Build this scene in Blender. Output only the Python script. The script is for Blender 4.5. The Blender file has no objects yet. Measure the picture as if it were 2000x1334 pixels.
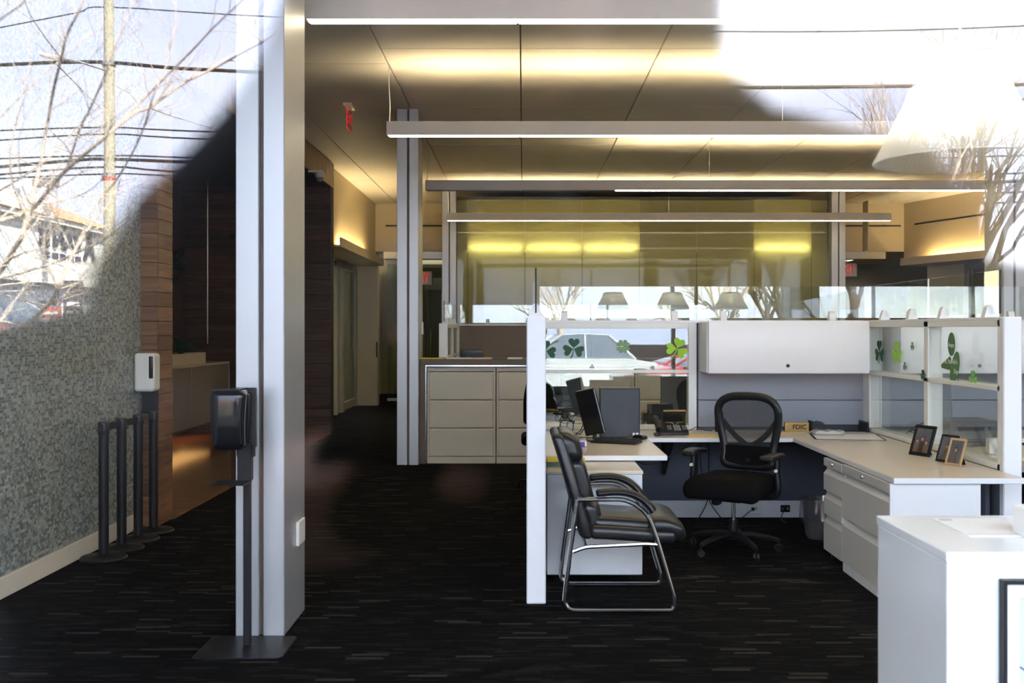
import bpy, bmesh, math, random
from mathutils import Vector, Matrix, Quaternion
R = math.radians
random.seed(7)
sc = bpy.context.scene
COL = sc.collection
G = 0.20            # plane of the shop window; the photographer stands right in front of it

# ------------------------------------------------------------------ camera
cam = bpy.data.cameras.new('camera'); camo = bpy.data.objects.new('camera', cam); COL.objects.link(camo)
camo.location = (0, 0, 1.5); camo.rotation_euler = (R(90), 0, 0)
cam.sensor_width = 36; cam.lens = 36
cam.shift_x = -22 / 2000; cam.shift_y = -24 / 2000
cam.clip_start = 0.02; cam.clip_end = 400
cam.dof.use_dof = True; cam.dof.focus_distance = 8.0; cam.dof.aperture_fstop = 4.0
sc.camera = camo
# ------------------------------------------------------------------ colour management, sampling aids
sc.view_settings.view_transform = 'Standard'; sc.view_settings.look = 'None'
sc.view_settings.gamma = 1; sc.view_settings.use_curve_mapping = False
sc.view_settings.exposure = 1.3
sc.cycles.use_denoising = True
sc.cycles.transparent_max_bounces = 32
sc.cycles.max_bounces = 10; sc.cycles.diffuse_bounces = 5; sc.cycles.glossy_bounces = 6
sc.cycles.caustics_reflective = False; sc.cycles.caustics_refractive = False
sc.cycles.sample_clamp_indirect = 6.0
# ------------------------------------------------------------------ sky and sun
SKY, SUN = 4.4, 27.0
w = bpy.data.worlds.new('sky'); sc.world = w; w.use_nodes = True
nt = w.node_tree; nt.nodes.clear()
o_ = nt.nodes.new('ShaderNodeOutputWorld'); b_ = nt.nodes.new('ShaderNodeBackground')
tc = nt.nodes.new('ShaderNodeTexCoord'); mp = nt.nodes.new('ShaderNodeMapping'); mp.inputs['Scale'].default_value = (1.2, 1.2, 3.0)
nz = nt.nodes.new('ShaderNodeTexNoise'); nz.inputs['Scale'].default_value = 2.2; nz.inputs['Detail'].default_value = 6
rp = nt.nodes.new('ShaderNodeValToRGB')
rp.color_ramp.elements[0].position = .45; rp.color_ramp.elements[0].color = (.66, .72, 1.0, 1)
rp.color_ramp.elements[1].position = .74; rp.color_ramp.elements[1].color = (1.0, 1.0, 1.0, 1)
nt.links.new(tc.outputs['Generated'], mp.inputs['Vector']); nt.links.new(mp.outputs['Vector'], nz.inputs['Vector'])
nt.links.new(nz.outputs['Fac'], rp.inputs['Fac']); nt.links.new(rp.outputs['Color'], b_.inputs['Color'])
b_.inputs['Strength'].default_value = SKY; nt.links.new(b_.outputs[0], o_.inputs[0])
sl = bpy.data.lights.new('sun', 'SUN'); sl.energy = SUN; sl.angle = R(.6); sl.color = (1, .95, .86)
so = bpy.data.objects.new('sun', sl); COL.objects.link(so)
so.rotation_euler = Vector((-.50, -.62, -.60)).to_track_quat('-Z', 'Y').to_euler()

# ------------------------------------------------------------------ helpers
def lin(c):
    return tuple(((x / 255) / 12.92 if x / 255 <= .04045 else ((x / 255 + .055) / 1.055) ** 2.4) for x in c)
def new_mat(name):
    m = bpy.data.materials.new(name); m.use_nodes = True
    n = m.node_tree.nodes; l = m.node_tree.links; n.clear()
    out = n.new('ShaderNodeOutputMaterial')
    return m, n, l, out
def mat(name, rgb, rough=.5, metal=0., var=.06, scale=30., bump=0., spec=.5, coat=0., emis=None, es=0., coords='Object', stretch=(1, 1, 1), rnd=0.):
    m, n, l, out = new_mat(name)
    p = n.new('ShaderNodeBsdfPrincipled'); l.new(p.outputs[0], out.inputs[0])
    c = lin(rgb)
    p.inputs['Roughness'].default_value = rough; p.inputs['Metallic'].default_value = metal
    p.inputs['Specular IOR Level'].default_value = spec; p.inputs['Coat Weight'].default_value = coat
    t = n.new('ShaderNodeTexCoord'); mpn = n.new('ShaderNodeMapping'); mpn.inputs['Scale'].default_value = stretch
    z = n.new('ShaderNodeTexNoise'); z.inputs['Scale'].default_value = scale; z.inputs['Detail'].default_value = 4
    l.new(t.outputs[coords], mpn.inputs[0]); l.new(mpn.outputs[0], z.inputs['Vector'])
    mx = n.new('ShaderNodeMix'); mx.data_type = 'RGBA'
    mx.inputs['A'].default_value = tuple(max(0, x * (1 - var)) for x in c) + (1,)
    mx.inputs['B'].default_value = tuple(min(1, x * (1 + var)) for x in c) + (1,)
    l.new(z.outputs['Fac'], mx.inputs['Factor'])
    src = mx.outputs['Result']
    if rnd:
        oi = n.new('ShaderNodeObjectInfo'); hs = n.new('ShaderNodeHueSaturation')
        mr = n.new('ShaderNodeMapRange'); mr.inputs['To Min'].default_value = 1 - rnd; mr.inputs['To Max'].default_value = 1 + rnd
        l.new(oi.outputs['Random'], mr.inputs['Value']); l.new(mr.outputs[0], hs.inputs['Value']); l.new(src, hs.inputs['Color']); src = hs.outputs[0]
    l.new(src, p.inputs['Base Color'])
    if bump:
        bp = n.new('ShaderNodeBump'); bp.inputs['Strength'].default_value = bump; bp.inputs['Distance'].default_value = .004
        l.new(z.outputs['Fac'], bp.inputs['Height']); l.new(bp.outputs[0], p.inputs['Normal'])
    if emis:
        p.inputs['Emission Color'].default_value = lin(emis) + (1,); p.inputs['Emission Strength'].default_value = es
    return m
def emit(name, rgb, s):
    m, n, l, out = new_mat(name)
    e = n.new('ShaderNodeEmission'); e.inputs[0].default_value = tuple(rgb) + (1,); e.inputs[1].default_value = s
    l.new(e.outputs[0], out.inputs[0]); return m
def glass(name, tint, r0, rough=0.0):
    """thin sheet glass: each face lets most light straight through and mirrors a share that grows at grazing angles"""
    m, n, l, out = new_mat(name)
    tr = n.new('ShaderNodeBsdfTransparent'); tr.inputs[0].default_value = tuple(tint) + (1,)
    gl = n.new('ShaderNodeBsdfGlossy'); gl.inputs['Roughness'].default_value = rough; gl.inputs['Color'].default_value = (1, 1, 1, 1)
    lw = n.new('ShaderNodeLayerWeight'); lw.inputs['Blend'].default_value = .5
    pw = n.new('ShaderNodeMath'); pw.operation = 'POWER'; pw.inputs[1].default_value = 5
    mr = n.new('ShaderNodeMapRange'); mr.inputs['To Min'].default_value = r0; mr.inputs['To Max'].default_value = .7
    l.new(lw.outputs['Facing'], pw.inputs[0]); l.new(pw.outputs[0], mr.inputs['Value'])
    mx = n.new('ShaderNodeMixShader'); l.new(mr.outputs[0], mx.inputs[0]); l.new(tr.outputs[0], mx.inputs[1]); l.new(gl.outputs[0], mx.inputs[2])
    l.new(mx.outputs[0], out.inputs[0]); return m
def wood(name, c1, c2, rough, axis, rnd=.3):
    m, n, l, out = new_mat(name)
    p = n.new('ShaderNodeBsdfPrincipled'); l.new(p.outputs[0], out.inputs[0]); p.inputs['Roughness'].default_value = rough
    t = n.new('ShaderNodeTexCoord'); oi = n.new('ShaderNodeObjectInfo')
    mpn = n.new('ShaderNodeMapping'); s = [34, 34, 34]; s[axis] = 2.2; mpn.inputs['Scale'].default_value = s
    ad = n.new('ShaderNodeVectorMath'); ad.operation = 'ADD'; sc_ = n.new('ShaderNodeMath'); sc_.operation = 'MULTIPLY'; sc_.inputs[1].default_value = 57
    l.new(oi.outputs['Random'], sc_.inputs[0]); l.new(t.outputs['Object'], mpn.inputs[0]); l.new(mpn.outputs[0], ad.inputs[0]); l.new(sc_.outputs[0], ad.inputs[1])
    z = n.new('ShaderNodeTexNoise'); z.inputs['Scale'].default_value = 1; z.inputs['Detail'].default_value = 5; z.inputs['Distortion'].default_value = .6
    l.new(ad.outputs[0], z.inputs['Vector'])
    rr = n.new('ShaderNodeValToRGB'); rr.color_ramp.elements[0].position = .3; rr.color_ramp.elements[1].position = .72
    rr.color_ramp.elements[0].color = lin(c1) + (1,); rr.color_ramp.elements[1].color = lin(c2) + (1,)
    l.new(z.outputs['Fac'], rr.inputs[0])
    hs = n.new('ShaderNodeHueSaturation'); mr = n.new('ShaderNodeMapRange'); mr.inputs['To Min'].default_value = 1 - rnd; mr.inputs['To Max'].default_value = 1 + rnd
    l.new(oi.outputs['Random'], mr.inputs['Value']); l.new(mr.outputs[0], hs.inputs['Value']); l.new(rr.outputs[0], hs.inputs['Color'])
    l.new(hs.outputs[0], p.inputs['Base Color']); return m

class MB:
    def __init__(s): s.v = []; s.f = []; s.mi = []
    def add(s, vs, fs, m=0):
        k = len(s.v); s.v += [tuple(v) for v in vs]; s.f += [tuple(i + k for i in f) for f in fs]; s.mi += [m] * len(fs); return s
    def box(s, x0, x1, y0, y1, z0, z1, m=0):
        vs = [(x, y, z) for z in (z0, z1) for y in (y0, y1) for x in (x0, x1)]
        return s.add(vs, [(0, 2, 3, 1), (4, 5, 7, 6), (0, 1, 5, 4), (2, 6, 7, 3), (0, 4, 6, 2), (1, 3, 7, 5)], m)
    def cbox(s, x0, x1, y0, y1, z0, z1, c=.004, m=0):
        c = min(c, .45 * min(x1 - x0, y1 - y0, z1 - z0)); lo = (x0, y0, z0); hi = (x1, y1, z1); vs = []; idx = {}
        for a in range(3):
            for sx in (0, 1):
                for sy in (0, 1):
                    for sz in (0, 1):
                        q = (sx, sy, sz); p = [(hi[i] if q[i] else lo[i]) if i == a else ((hi[i] - c) if q[i] else (lo[i] + c)) for i in range(3)]
                        idx[(a, q)] = len(vs); vs.append(p)
        fs = []
        for a in range(3):
            b, d = [i for i in range(3) if i != a]
            for sd in (0, 1):
                qs = []
                for (u, v) in ((0, 0), (1, 0), (1, 1), (0, 1)):
                    q = [0, 0, 0]; q[a] = sd; q[b] = u; q[d] = v; qs.append(idx[(a, tuple(q))])
                fs.append(qs)
        for a in range(3):
            b, d = [i for i in range(3) if i != a]
            for u in (0, 1):
                for v in (0, 1):
                    q0 = [0, 0, 0]; q1 = [0, 0, 0]; q0[b] = q1[b] = u; q0[d] = q1[d] = v; q1[a] = 1
                    fs.append([idx[(b, tuple(q0))], idx[(b, tuple(q1))], idx[(d, tuple(q1))], idx[(d, tuple(q0))]])
        for sx in (0, 1):
            for sy in (0, 1):
                for sz in (0, 1):
                    q = (sx, sy, sz); fs.append([idx[(a, q)] for a in range(3)])
        return s.add(vs, fs, m)
    def rbox(s, c, size, r, seg=4, flat=4, fn=None, m=0):
        h = [x / 2 for x in size]; r = min(r, min(h) * .999)
        def ax(hh):
            a = [-(hh - r) - r * math.tan(R(45) * (1 - i / seg)) for i in range(seg)]
            n_ = max(1, flat); mid = [-(hh - r) + 2 * (hh - r) * i / n_ for i in range(n_ + 1)]
            return a + mid + [-x for x in reversed(a)]
        A = [ax(x) for x in h]; vid = {}; vs = []; fs = []
        def vert(p):
            k = tuple(round(x, 6) for x in p)
            if k in vid: return vid[k]
            inn = [max(-(h[i] - r), min(h[i] - r, p[i])) for i in range(3)]
            dv = Vector([p[i] - inn[i] for i in range(3)]); q = Vector(inn) + (dv.normalized() * r if dv.length > 1e-9 else dv)
            if fn: q = Vector(fn(q))
            vid[k] = len(vs); vs.append(q + Vector(c)); return vid[k]
        for a in range(3):
            b, d = [i for i in range(3) if i != a]
            for sd in (-1, 1):
                for i in range(len(A[b]) - 1):
                    for j in range(len(A[d]) - 1):
                        f = []
                        for (u, v) in ((i, j), (i + 1, j), (i + 1, j + 1), (i, j + 1)):
                            p = [0, 0, 0]; p[a] = sd * h[a]; p[b] = A[b][u]; p[d] = A[d][v]; f.append(vert(p))
                        fs.append(f if sd > 0 else f[::-1])
        return s.add(vs, fs, m)
    def tube(s, pts, r, n=8, cap=True, m=0, flat=1.0, up=None):
        pts = [Vector(p) for p in pts]; k = len(pts); rs = r if isinstance(r, (list, tuple)) else [r] * k
        T = [(pts[min(i + 1, k - 1)] - pts[max(i - 1, 0)]).normalized() for i in range(k)]
        u = Vector(up) if up else (Vector((0, 0, 1)) if abs(T[0].z) < .9 else Vector((1, 0, 0)))
        nrm = (u - T[0] * u.dot(T[0])).normalized(); vs = []; fs = []
        for i in range(k):
            if i: nrm = (nrm - T[i] * nrm.dot(T[i])); nrm = nrm.normalized() if nrm.length > 1e-6 else T[i].orthogonal().normalized()
            bn = T[i].cross(nrm)
            for j in range(n):
                a = 2 * math.pi * j / n; vs.append(pts[i] + (nrm * math.cos(a) * flat + bn * math.sin(a)) * rs[i])
        for i in range(k - 1):
            for j in range(n): fs.append((i * n + j, i * n + (j + 1) % n, (i + 1) * n + (j + 1) % n, (i + 1) * n + j))
        if cap: fs += [tuple(range(n))[::-1], tuple(range((k - 1) * n, k * n))]
        return s.add(vs, fs, m)
    def lathe(s, prof, c=(0, 0, 0), n=24, m=0, axis='z', close=False):
        vs = []; fs = []; k = len(prof)
        for (r, z) in prof:
            for j in range(n):
                a = 2 * math.pi * j / n; p = (r * math.cos(a), r * math.sin(a), z)
                if axis == 'y': p = (p[0], p[2], p[1])
                if axis == 'x': p = (p[2], p[0], p[1])
                vs.append(Vector(p) + Vector(c))
        for i in range(k - 1 + (1 if close else 0)):
            for j in range(n):
                i2 = (i + 1) % k; fs.append((i * n + j, i * n + (j + 1) % n, i2 * n + (j + 1) % n, i2 * n + j))
        if not close:
            if prof[0][0] > 1e-6: fs.append(tuple(range(n))[::-1])
            if prof[-1][0] > 1e-6: fs.append(tuple(range((k - 1) * n, k * n)))
        return s.add(vs, fs, m)
    def prism(s, poly, a0, a1, plane='xz', m=0):
        n = len(poly)
        def P3(u, v, a): return {'xz': (u, a, v), 'yz': (a, u, v), 'xy': (u, v, a)}[plane]
        vs = [P3(u, v, a0) for u, v in poly] + [P3(u, v, a1) for u, v in poly]
        fs = [tuple(range(n)), tuple(range(2 * n - 1, n - 1, -1))] + [(i, (i + 1) % n, n + (i + 1) % n, n + i) for i in range(n)]
        return s.add(vs, fs, m)
    def loft(s, rings, m=0, cap=True):
        n = len(rings[0]); vs = [p for r in rings for p in r]; fs = []
        for i in range(len(rings) - 1):
            for j in range(n): fs.append((i * n + j, i * n + (j + 1) % n, (i + 1) * n + (j + 1) % n, (i + 1) * n + j))
        if cap: fs += [tuple(range(n))[::-1], tuple(range((len(rings) - 1) * n, len(rings) * n))]
        return s.add(vs, fs, m)
    def xf(s, M):
        s.v = [tuple(M @ Vector(v)) for v in s.v]; return s
    def mesh(s, name, mats, smooth=35):
        me = bpy.data.meshes.new(name); me.from_pydata(s.v, [], s.f)
        bm = bmesh.new(); bm.from_mesh(me); bmesh.ops.recalc_face_normals(bm, faces=bm.faces); bm.to_mesh(me); bm.free()
        if not isinstance(mats, (list, tuple)): mats = [mats]
        for m_ in mats: me.materials.append(m_)
        if len(mats) > 1: me.polygons.foreach_set('material_index', s.mi)
        if smooth:
            me.polygons.foreach_set('use_smooth', [True] * len(me.polygons)); me.set_sharp_from_angle(angle=R(smooth))
        return me
    def build(s, name, mats, parent=None, smooth=35, local=False, label=None):
        return link(name, s.mesh(name, mats, smooth), parent, local, label)
def link(name, data, parent=None, local=False, label=None):
    o = bpy.data.objects.new(name, data); COL.objects.link(o)
    if parent is not None:
        o.parent = parent
        if not local: o.matrix_parent_inverse = world(parent).inverted()
    if label: o['label'] = label
    return o
def world(o):
    M = Matrix.LocRotScale(o.location, o.rotation_euler, o.scale)
    return world(o.parent) @ o.matrix_parent_inverse @ M if o.parent else M
def tag(o, label=None, cat=None, group=None, kind=None):
    if label: o['label'] = label
    if cat: o['category'] = cat
    if group: o['group'] = group
    if kind: o['kind'] = kind
    return o
def thing(name, label, cat, loc=(0, 0, 0), rz=0, group=None, kind=None):
    o = bpy.data.objects.new(name, None); COL.objects.link(o); o.location = loc; o.rotation_euler = (0, 0, R(rz)); o.empty_display_size = .1
    return tag(o, label, cat, group, kind)
def struct(name, label=None, loc=(0, 0, 0)):
    return thing(name, label, None, loc, 0, None, 'structure')
def copy_tree(o, parent=None, **kw):
    c = o.copy(); COL.objects.link(c)
    if parent is not None: c.parent = parent; c.matrix_parent_inverse = o.matrix_parent_inverse.copy()
    for ch in [x for x in COL.objects if x.parent == o]: copy_tree(ch, c)
    for k, v in kw.items(): c[k] = v
    return c
def text(name, body, size, loc, rot, m, parent=None, ext=.001, align='CENTER', label=None, sx=1.0, bold=0.):
    cu = bpy.data.curves.new(name, 'FONT'); cu.body = body; cu.size = size; cu.extrude = ext; cu.align_x = align; cu.align_y = 'CENTER'; cu.offset = bold
    cu.resolution_u = 3; cu.materials.append(m)
    tmp = bpy.data.objects.new(name, cu); me = bpy.data.meshes.new_from_object(tmp); bpy.data.objects.remove(tmp)
    o = bpy.data.objects.new(name, me); COL.objects.link(o); o.location = loc; o.rotation_euler = rot; o.scale = (sx, 1, 1)
    if parent is not None: o.parent = parent; o.matrix_parent_inverse = world(parent).inverted()
    if label: o['label'] = label
    return o
def fillet(pts, rad, seg=6):
    pts = [Vector(p) for p in pts]; out = [pts[0]]
    for i in range(1, len(pts) - 1):
        a, b, c = pts[i - 1], pts[i], pts[i + 1]; r = min(rad, (a - b).length * .45, (c - b).length * .45)
        p0 = b + (a - b).normalized() * r; p1 = b + (c - b).normalized() * r
        for k in range(seg + 1):
            t = k / seg; out.append(p0 * (1 - t) ** 2 + b * 2 * t * (1 - t) + p1 * t * t)
    return out + [pts[-1]]
def spline(pts, n=6):
    pts = [Vector(p) for p in pts]; out = []; k = len(pts)
    for i in range(k - 1):
        p0, p1, p2, p3 = pts[max(i - 1, 0)], pts[i], pts[i + 1], pts[min(i + 2, k - 1)]
        for j in range(n):
            t = j / n; out.append(.5 * ((2 * p1) + (p2 - p0) * t + (2 * p0 - 5 * p1 + 4 * p2 - p3) * t * t + (3 * p1 - p0 - 3 * p2 + p3) * t ** 3))
    return out + [pts[-1]]
FACE_CAM = (R(90), 0, 0)          # text that faces the street
FACE_IN = (R(90), 0, R(180))      # text that faces the building

# ------------------------------------------------------------------ materials
M = {}
M['ceiling'] = mat('ceiling_panel_paint', (238, 234, 226), .6, var=.02, spec=.3)
M['gap'] = mat('dark_gap', (40, 38, 36), .8)
M['wall'] = mat('warm_white_paint', (222, 208, 176), .7, var=.02)
M['white'] = mat('white_laminate', (232, 233, 236), .35, var=.015)
M['whitegloss'] = mat('white_gloss_laminate', (236, 238, 240), .12, var=.01)
M['greymetal'] = mat('grey_painted_steel', (205, 205, 203), .4, var=.02)
M['beigemetal'] = mat('beige_painted_steel', (196, 189, 176), .45, var=.02)
M['alu'] = mat('satin_aluminium', (184, 185, 188), .38, metal=.55, var=.03, stretch=(60, 60, 1.5), scale=2)
M['chrome'] = mat('chrome', (232, 233, 236), .16, metal=1, var=.01)
M['steel'] = mat('brushed_steel', (170, 168, 162), .3, metal=.9, var=.04)
M['beigetop'] = mat('beige_desk_laminate', (215, 203, 186), .28, var=.02)
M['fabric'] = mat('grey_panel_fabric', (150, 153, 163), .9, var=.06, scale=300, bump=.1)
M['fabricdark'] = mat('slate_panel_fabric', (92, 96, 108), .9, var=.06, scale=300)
M['fabricbrown'] = mat('taupe_panel_fabric', (112, 102, 97), .9, var=.06, scale=300)
M['brownlam'] = mat('brown_laminate', (92, 78, 70), .5, var=.05)
M['leather'] = mat('black_leather', (22, 22, 25), .33, var=.15, scale=60, bump=.25)
M['blackplastic'] = mat('black_plastic', (19, 19, 21), .38, var=.05, spec=.4)
M['blackfabric'] = mat('black_seat_fabric', (11, 11, 13), .85, var=.1, scale=250, bump=.2, spec=.08)
M['blackpowder'] = mat('black_powder_coat', (19, 20, 23), .5, var=.04, spec=.3)
M['blackgloss'] = mat('black_gloss_plastic', (16, 17, 20), .12, var=.02)
M['darkgreyplastic'] = mat('charcoal_plastic', (44, 48, 58), .45, var=.03)
M['greyplastic'] = mat('grey_plastic', (150, 150, 150), .45, var=.03)
M['whiteplastic'] = mat('white_plastic', (228, 226, 220), .35, var=.01)
M['paper'] = mat('white_paper', (238, 236, 232), .8, var=.01)
M['ink'] = mat('black_ink', (28, 28, 30), .7)
M['screen'] = mat('dark_screen', (14, 15, 17), .15)
M['brass'] = mat('gold_plate', (170, 138, 82), .38, metal=.35, var=.04)
M['gdark'] = mat('dark_green_paper', (22, 78, 50), .6)
M['glight'] = mat('lime_green_paper', (150, 205, 50), .6)
M['gpale'] = mat('pale_green_paper', (120, 150, 110), .6)
M['ggrey'] = mat('grey_green_paper', (110, 125, 112), .6)
M['gmid'] = mat('mid_green_paper', (70, 118, 66), .6)
M['green'] = mat('leaf_green', (46, 82, 40), .5, var=.3, rnd=.3)
M['manila'] = mat('manila_folder', (226, 200, 130), .7)
M['yellow'] = mat('yellow_card', (226, 200, 60), .6)
M['purple'] = mat('purple_card', (92, 66, 160), .5)
M['red'] = mat('red_print', (200, 36, 40), .5)
M['fglass'] = glass('shop_window_glass', (.95, .97, .96), .058)
M['pglass'] = glass('partition_glass', (.93, .955, .94), .075)
M['dglass'] = glass('door_glass', (.80, .86, .80), .05)
M['carglass'] = mat('car_glass', (120, 132, 146), .06, metal=.5)  # pale metallic base imitates bright sky mirrored in the glass
M['lens'] = emit('warm_light_lens', (1, .82, .55), 7.5)
M['uplight'] = emit('warm_uplight', (1, .76, .44), 29.0)
M['cove'] = emit('cove_tube', (1, .76, .42), 34.0)
M['tube'] = emit('backlight_tube', (1, .90, .58), 46.0)
M['bulb'] = emit('warm_bulb', (1, .88, .68), 12.0)
M['ledstrip'] = emit('amber_strip', (1, .5, .16), .8)
M['redglow'] = emit('red_exit_glow', (1, .06, .05), .22)
M['wallwood'] = wood('dark_walnut_plank', (52, 36, 28), (92, 62, 44), .45, 0, .35)
M['pillarwood'] = wood('walnut_cladding', (96, 66, 46), (142, 104, 74), .4, 0, .25)
M['pillarwoody'] = wood('walnut_cladding_side', (96, 66, 46), (142, 104, 74), .4, 1, .25)
M['headwood'] = wood('walnut_header', (112, 84, 58), (150, 116, 80), .45, 2, .15)
M['floorwood'] = wood('glossy_floorboard', (96, 60, 34), (142, 92, 54), .13, 0, .18)
# ================================================================== STRUCTURE
CZ = 3.93
def carpet_mat():
    m, n, l, out = new_mat('striated_carpet')
    p = n.new('ShaderNodeBsdfPrincipled'); l.new(p.outputs[0], out.inputs[0]); p.inputs['Roughness'].default_value = .95; p.inputs['Specular IOR Level'].default_value = .05
    g = n.new('ShaderNodeNewGeometry'); sp = n.new('ShaderNodeSeparateXYZ'); l.new(g.outputs['Position'], sp.inputs[0])
    def mth(op, a, b=None):
        q = n.new('ShaderNodeMath'); q.operation = op
        for i, v in enumerate((a, b)):
            if v is None: continue
            if isinstance(v, (int, float)): q.inputs[i].default_value = v
            else: l.new(v, q.inputs[i])
        return q.outputs[0]
    def layer(h, wd, seed):
        row = mth('FLOOR', mth('DIVIDE', sp.outputs['Y'], h))
        wn = n.new('ShaderNodeTexWhiteNoise'); wn.noise_dimensions = '1D'; l.new(mth('ADD', row, seed), wn.inputs['W'])
        xx = mth('DIVIDE', mth('ADD', sp.outputs['X'], mth('MULTIPLY', wn.outputs['Value'], 7.3)), wd)
        cb = n.new('ShaderNodeCombineXYZ'); l.new(mth('FLOOR', xx), cb.inputs[0]); l.new(row, cb.inputs[1]); cb.inputs[2].default_value = seed
        w2 = n.new('ShaderNodeTexWhiteNoise'); w2.noise_dimensions = '3D'; l.new(cb.outputs[0], w2.inputs['Vector'])
        return w2.outputs['Value']
    a = layer(.026, .17, 3); b = layer(.013, .11, 11)
    r1 = n.new('ShaderNodeValToRGB'); r1.color_ramp.interpolation = 'CONSTANT'; e = r1.color_ramp.elements
    e[0].position = 0; e[0].color = (.0022, .0022, .0026, 1); e[1].position = .55; e[1].color = (.0042, .0042, .0043, 1)
    for pos, c in ((.80, (.011, .0102, .0095, 1)), (.90, (.003, .003, .0034, 1)), (.955, (.034, .030, .026, 1))):
        q = e.new(pos); q.color = c
    r2 = n.new('ShaderNodeValToRGB'); r2.color_ramp.interpolation = 'CONSTANT'; e = r2.color_ramp.elements
    e[0].position = 0; e[0].color = (0, 0, 0, 1); e[1].position = .86; e[1].color = (.009, .0085, .008, 1)
    l.new(a, r1.inputs[0]); l.new(b, r2.inputs[0])
    ad = n.new('ShaderNodeMix'); ad.data_type = 'RGBA'; ad.blend_type = 'ADD'; ad.inputs['Factor'].default_value = 1
    l.new(r1.outputs[0], ad.inputs['A']); l.new(r2.outputs[0], ad.inputs['B']); l.new(ad.outputs['Result'], p.inputs['Base Color'])
    nz = n.new('ShaderNodeTexNoise'); nz.inputs['Scale'].default_value = 350; bp = n.new('ShaderNodeBump'); bp.inputs['Strength'].default_value = .4; bp.inputs['Distance'].default_value = .003
    l.new(g.outputs['Position'], nz.inputs['Vector']); l.new(nz.outputs['Fac'], bp.inputs['Height']); l.new(bp.outputs[0], p.inputs['Normal'])
    return m
M['carpet'] = carpet_mat()
fl = MB().box(-2.76, 9.8, .15, 24, -.12, 0).box(-3.15, -2.76, .15, 8.1, -.12, 0).box(-5.2, -2.76, 14.95, 24, -.12, 0).build('floor', M['carpet'], smooth=0)
tag(fl, 'dark charcoal carpet with short pale stripes', kind='structure')
fw = MB().box(-5.2, -2.76, 8.1, 14.95, -.12, -.02).build('floor_alcove', M['gap'], smooth=0); tag(fw, 'glossy brown floorboards in the alcove beside the carpet', kind='structure')
pm = MB().cbox(-1.215, 1.215, -.068, .068, -.02, .002, .002).mesh('floorboard', M['floorwood'], 0)
y = 8.17
while y < 14.9:
    o = link('floorboard', pm, fw); o.location = (-3.98, y, 0); o.matrix_parent_inverse = Matrix(); y += .1385
# ceiling: slab and single panels
ce = MB().box(-5.3, 9.9, .1, 24.1, CZ + .03, CZ + .25).build('ceiling', M['gap'], smooth=0); tag(ce, 'pale ceiling of long panels with dark joints', kind='structure')
def cpanel(x0, x1, y0, y1):
    g = .006
    o = MB().cbox(-(x1 - x0) / 2 + g, (x1 - x0) / 2 - g, -(y1 - y0) / 2 + g, (y1 - y0) / 2 - g, 0, .028, .004).build('ceiling_panel', M['ceiling'], None, 0)
    o.location = ((x0 + x1) / 2, (y0 + y1) / 2, CZ); o.parent = ce
for k in range(-1, 9):
    x0 = -1.24 + 1.216 * k; x1 = x0 + 1.216
    ys = [.16, 2.2, 5.75, 9.37, 13.05, 16.75, 19.8, 24] if k < 0 else [.16, 1.5, 3.94, 6.38, 8.86, 11.2, 13.5, 15.9, 18.3, 20.8, 24]
    if k == -1: x0 = -2.46
    for a, b in zip(ys[:-1], ys[1:]): cpanel(x0, x1, a, b)
for a, b in zip([.16, 2.2, 5.75, 9.37, 13.05, 16.75, 19.8], [2.2, 5.75, 9.37, 13.05, 16.75, 19.8, 24]): cpanel(-3.4, -2.46, a, b)
# columns: two aluminium plates with a dark joint between them
def column(x, y, label, w=.2375, d=.47):
    c = struct('column', label, (x, y, 0)); c['category'] = 'column'
    MB().cbox(x, x + w * .475, y, y + d, 0, CZ + .02, .004).build('plate', M['alu'], c)
    MB().cbox(x + w * .565, x + w, y, y + d, 0, CZ + .02, .004).build('plate', M['alu'], c)
    MB().box(x + .05, x + w - .05, y + .03, y + d - .03, 0, CZ + .02).build('joint', M['brownlam'], c, 0)
    return c
column(-1.405, 5.0, 'tall aluminium column behind the black hand sanitizer stand')
column(-1.395, 11.3, 'slim aluminium column at the end of the filing cabinets')
column(-1.395, 17.6, 'aluminium column at the near end of the green glass wall', d=.14)
column(5.30, 17.6, 'aluminium column at the far end of the green glass wall', d=.3)
column(5.30, 11.3, 'aluminium column rising behind the cubicles under the white pendant shade')
column(5.30, 5.0, 'aluminium column beside the shop window pier')
# switch plate on the near column
o = MB().cbox(-1.168, -1.150, 5.25, 5.40, .385, .51, .004).build('power_plate', M['whiteplastic']); tag(o, 'small white cover plate low on the side of the near column', 'cover plate')
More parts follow.
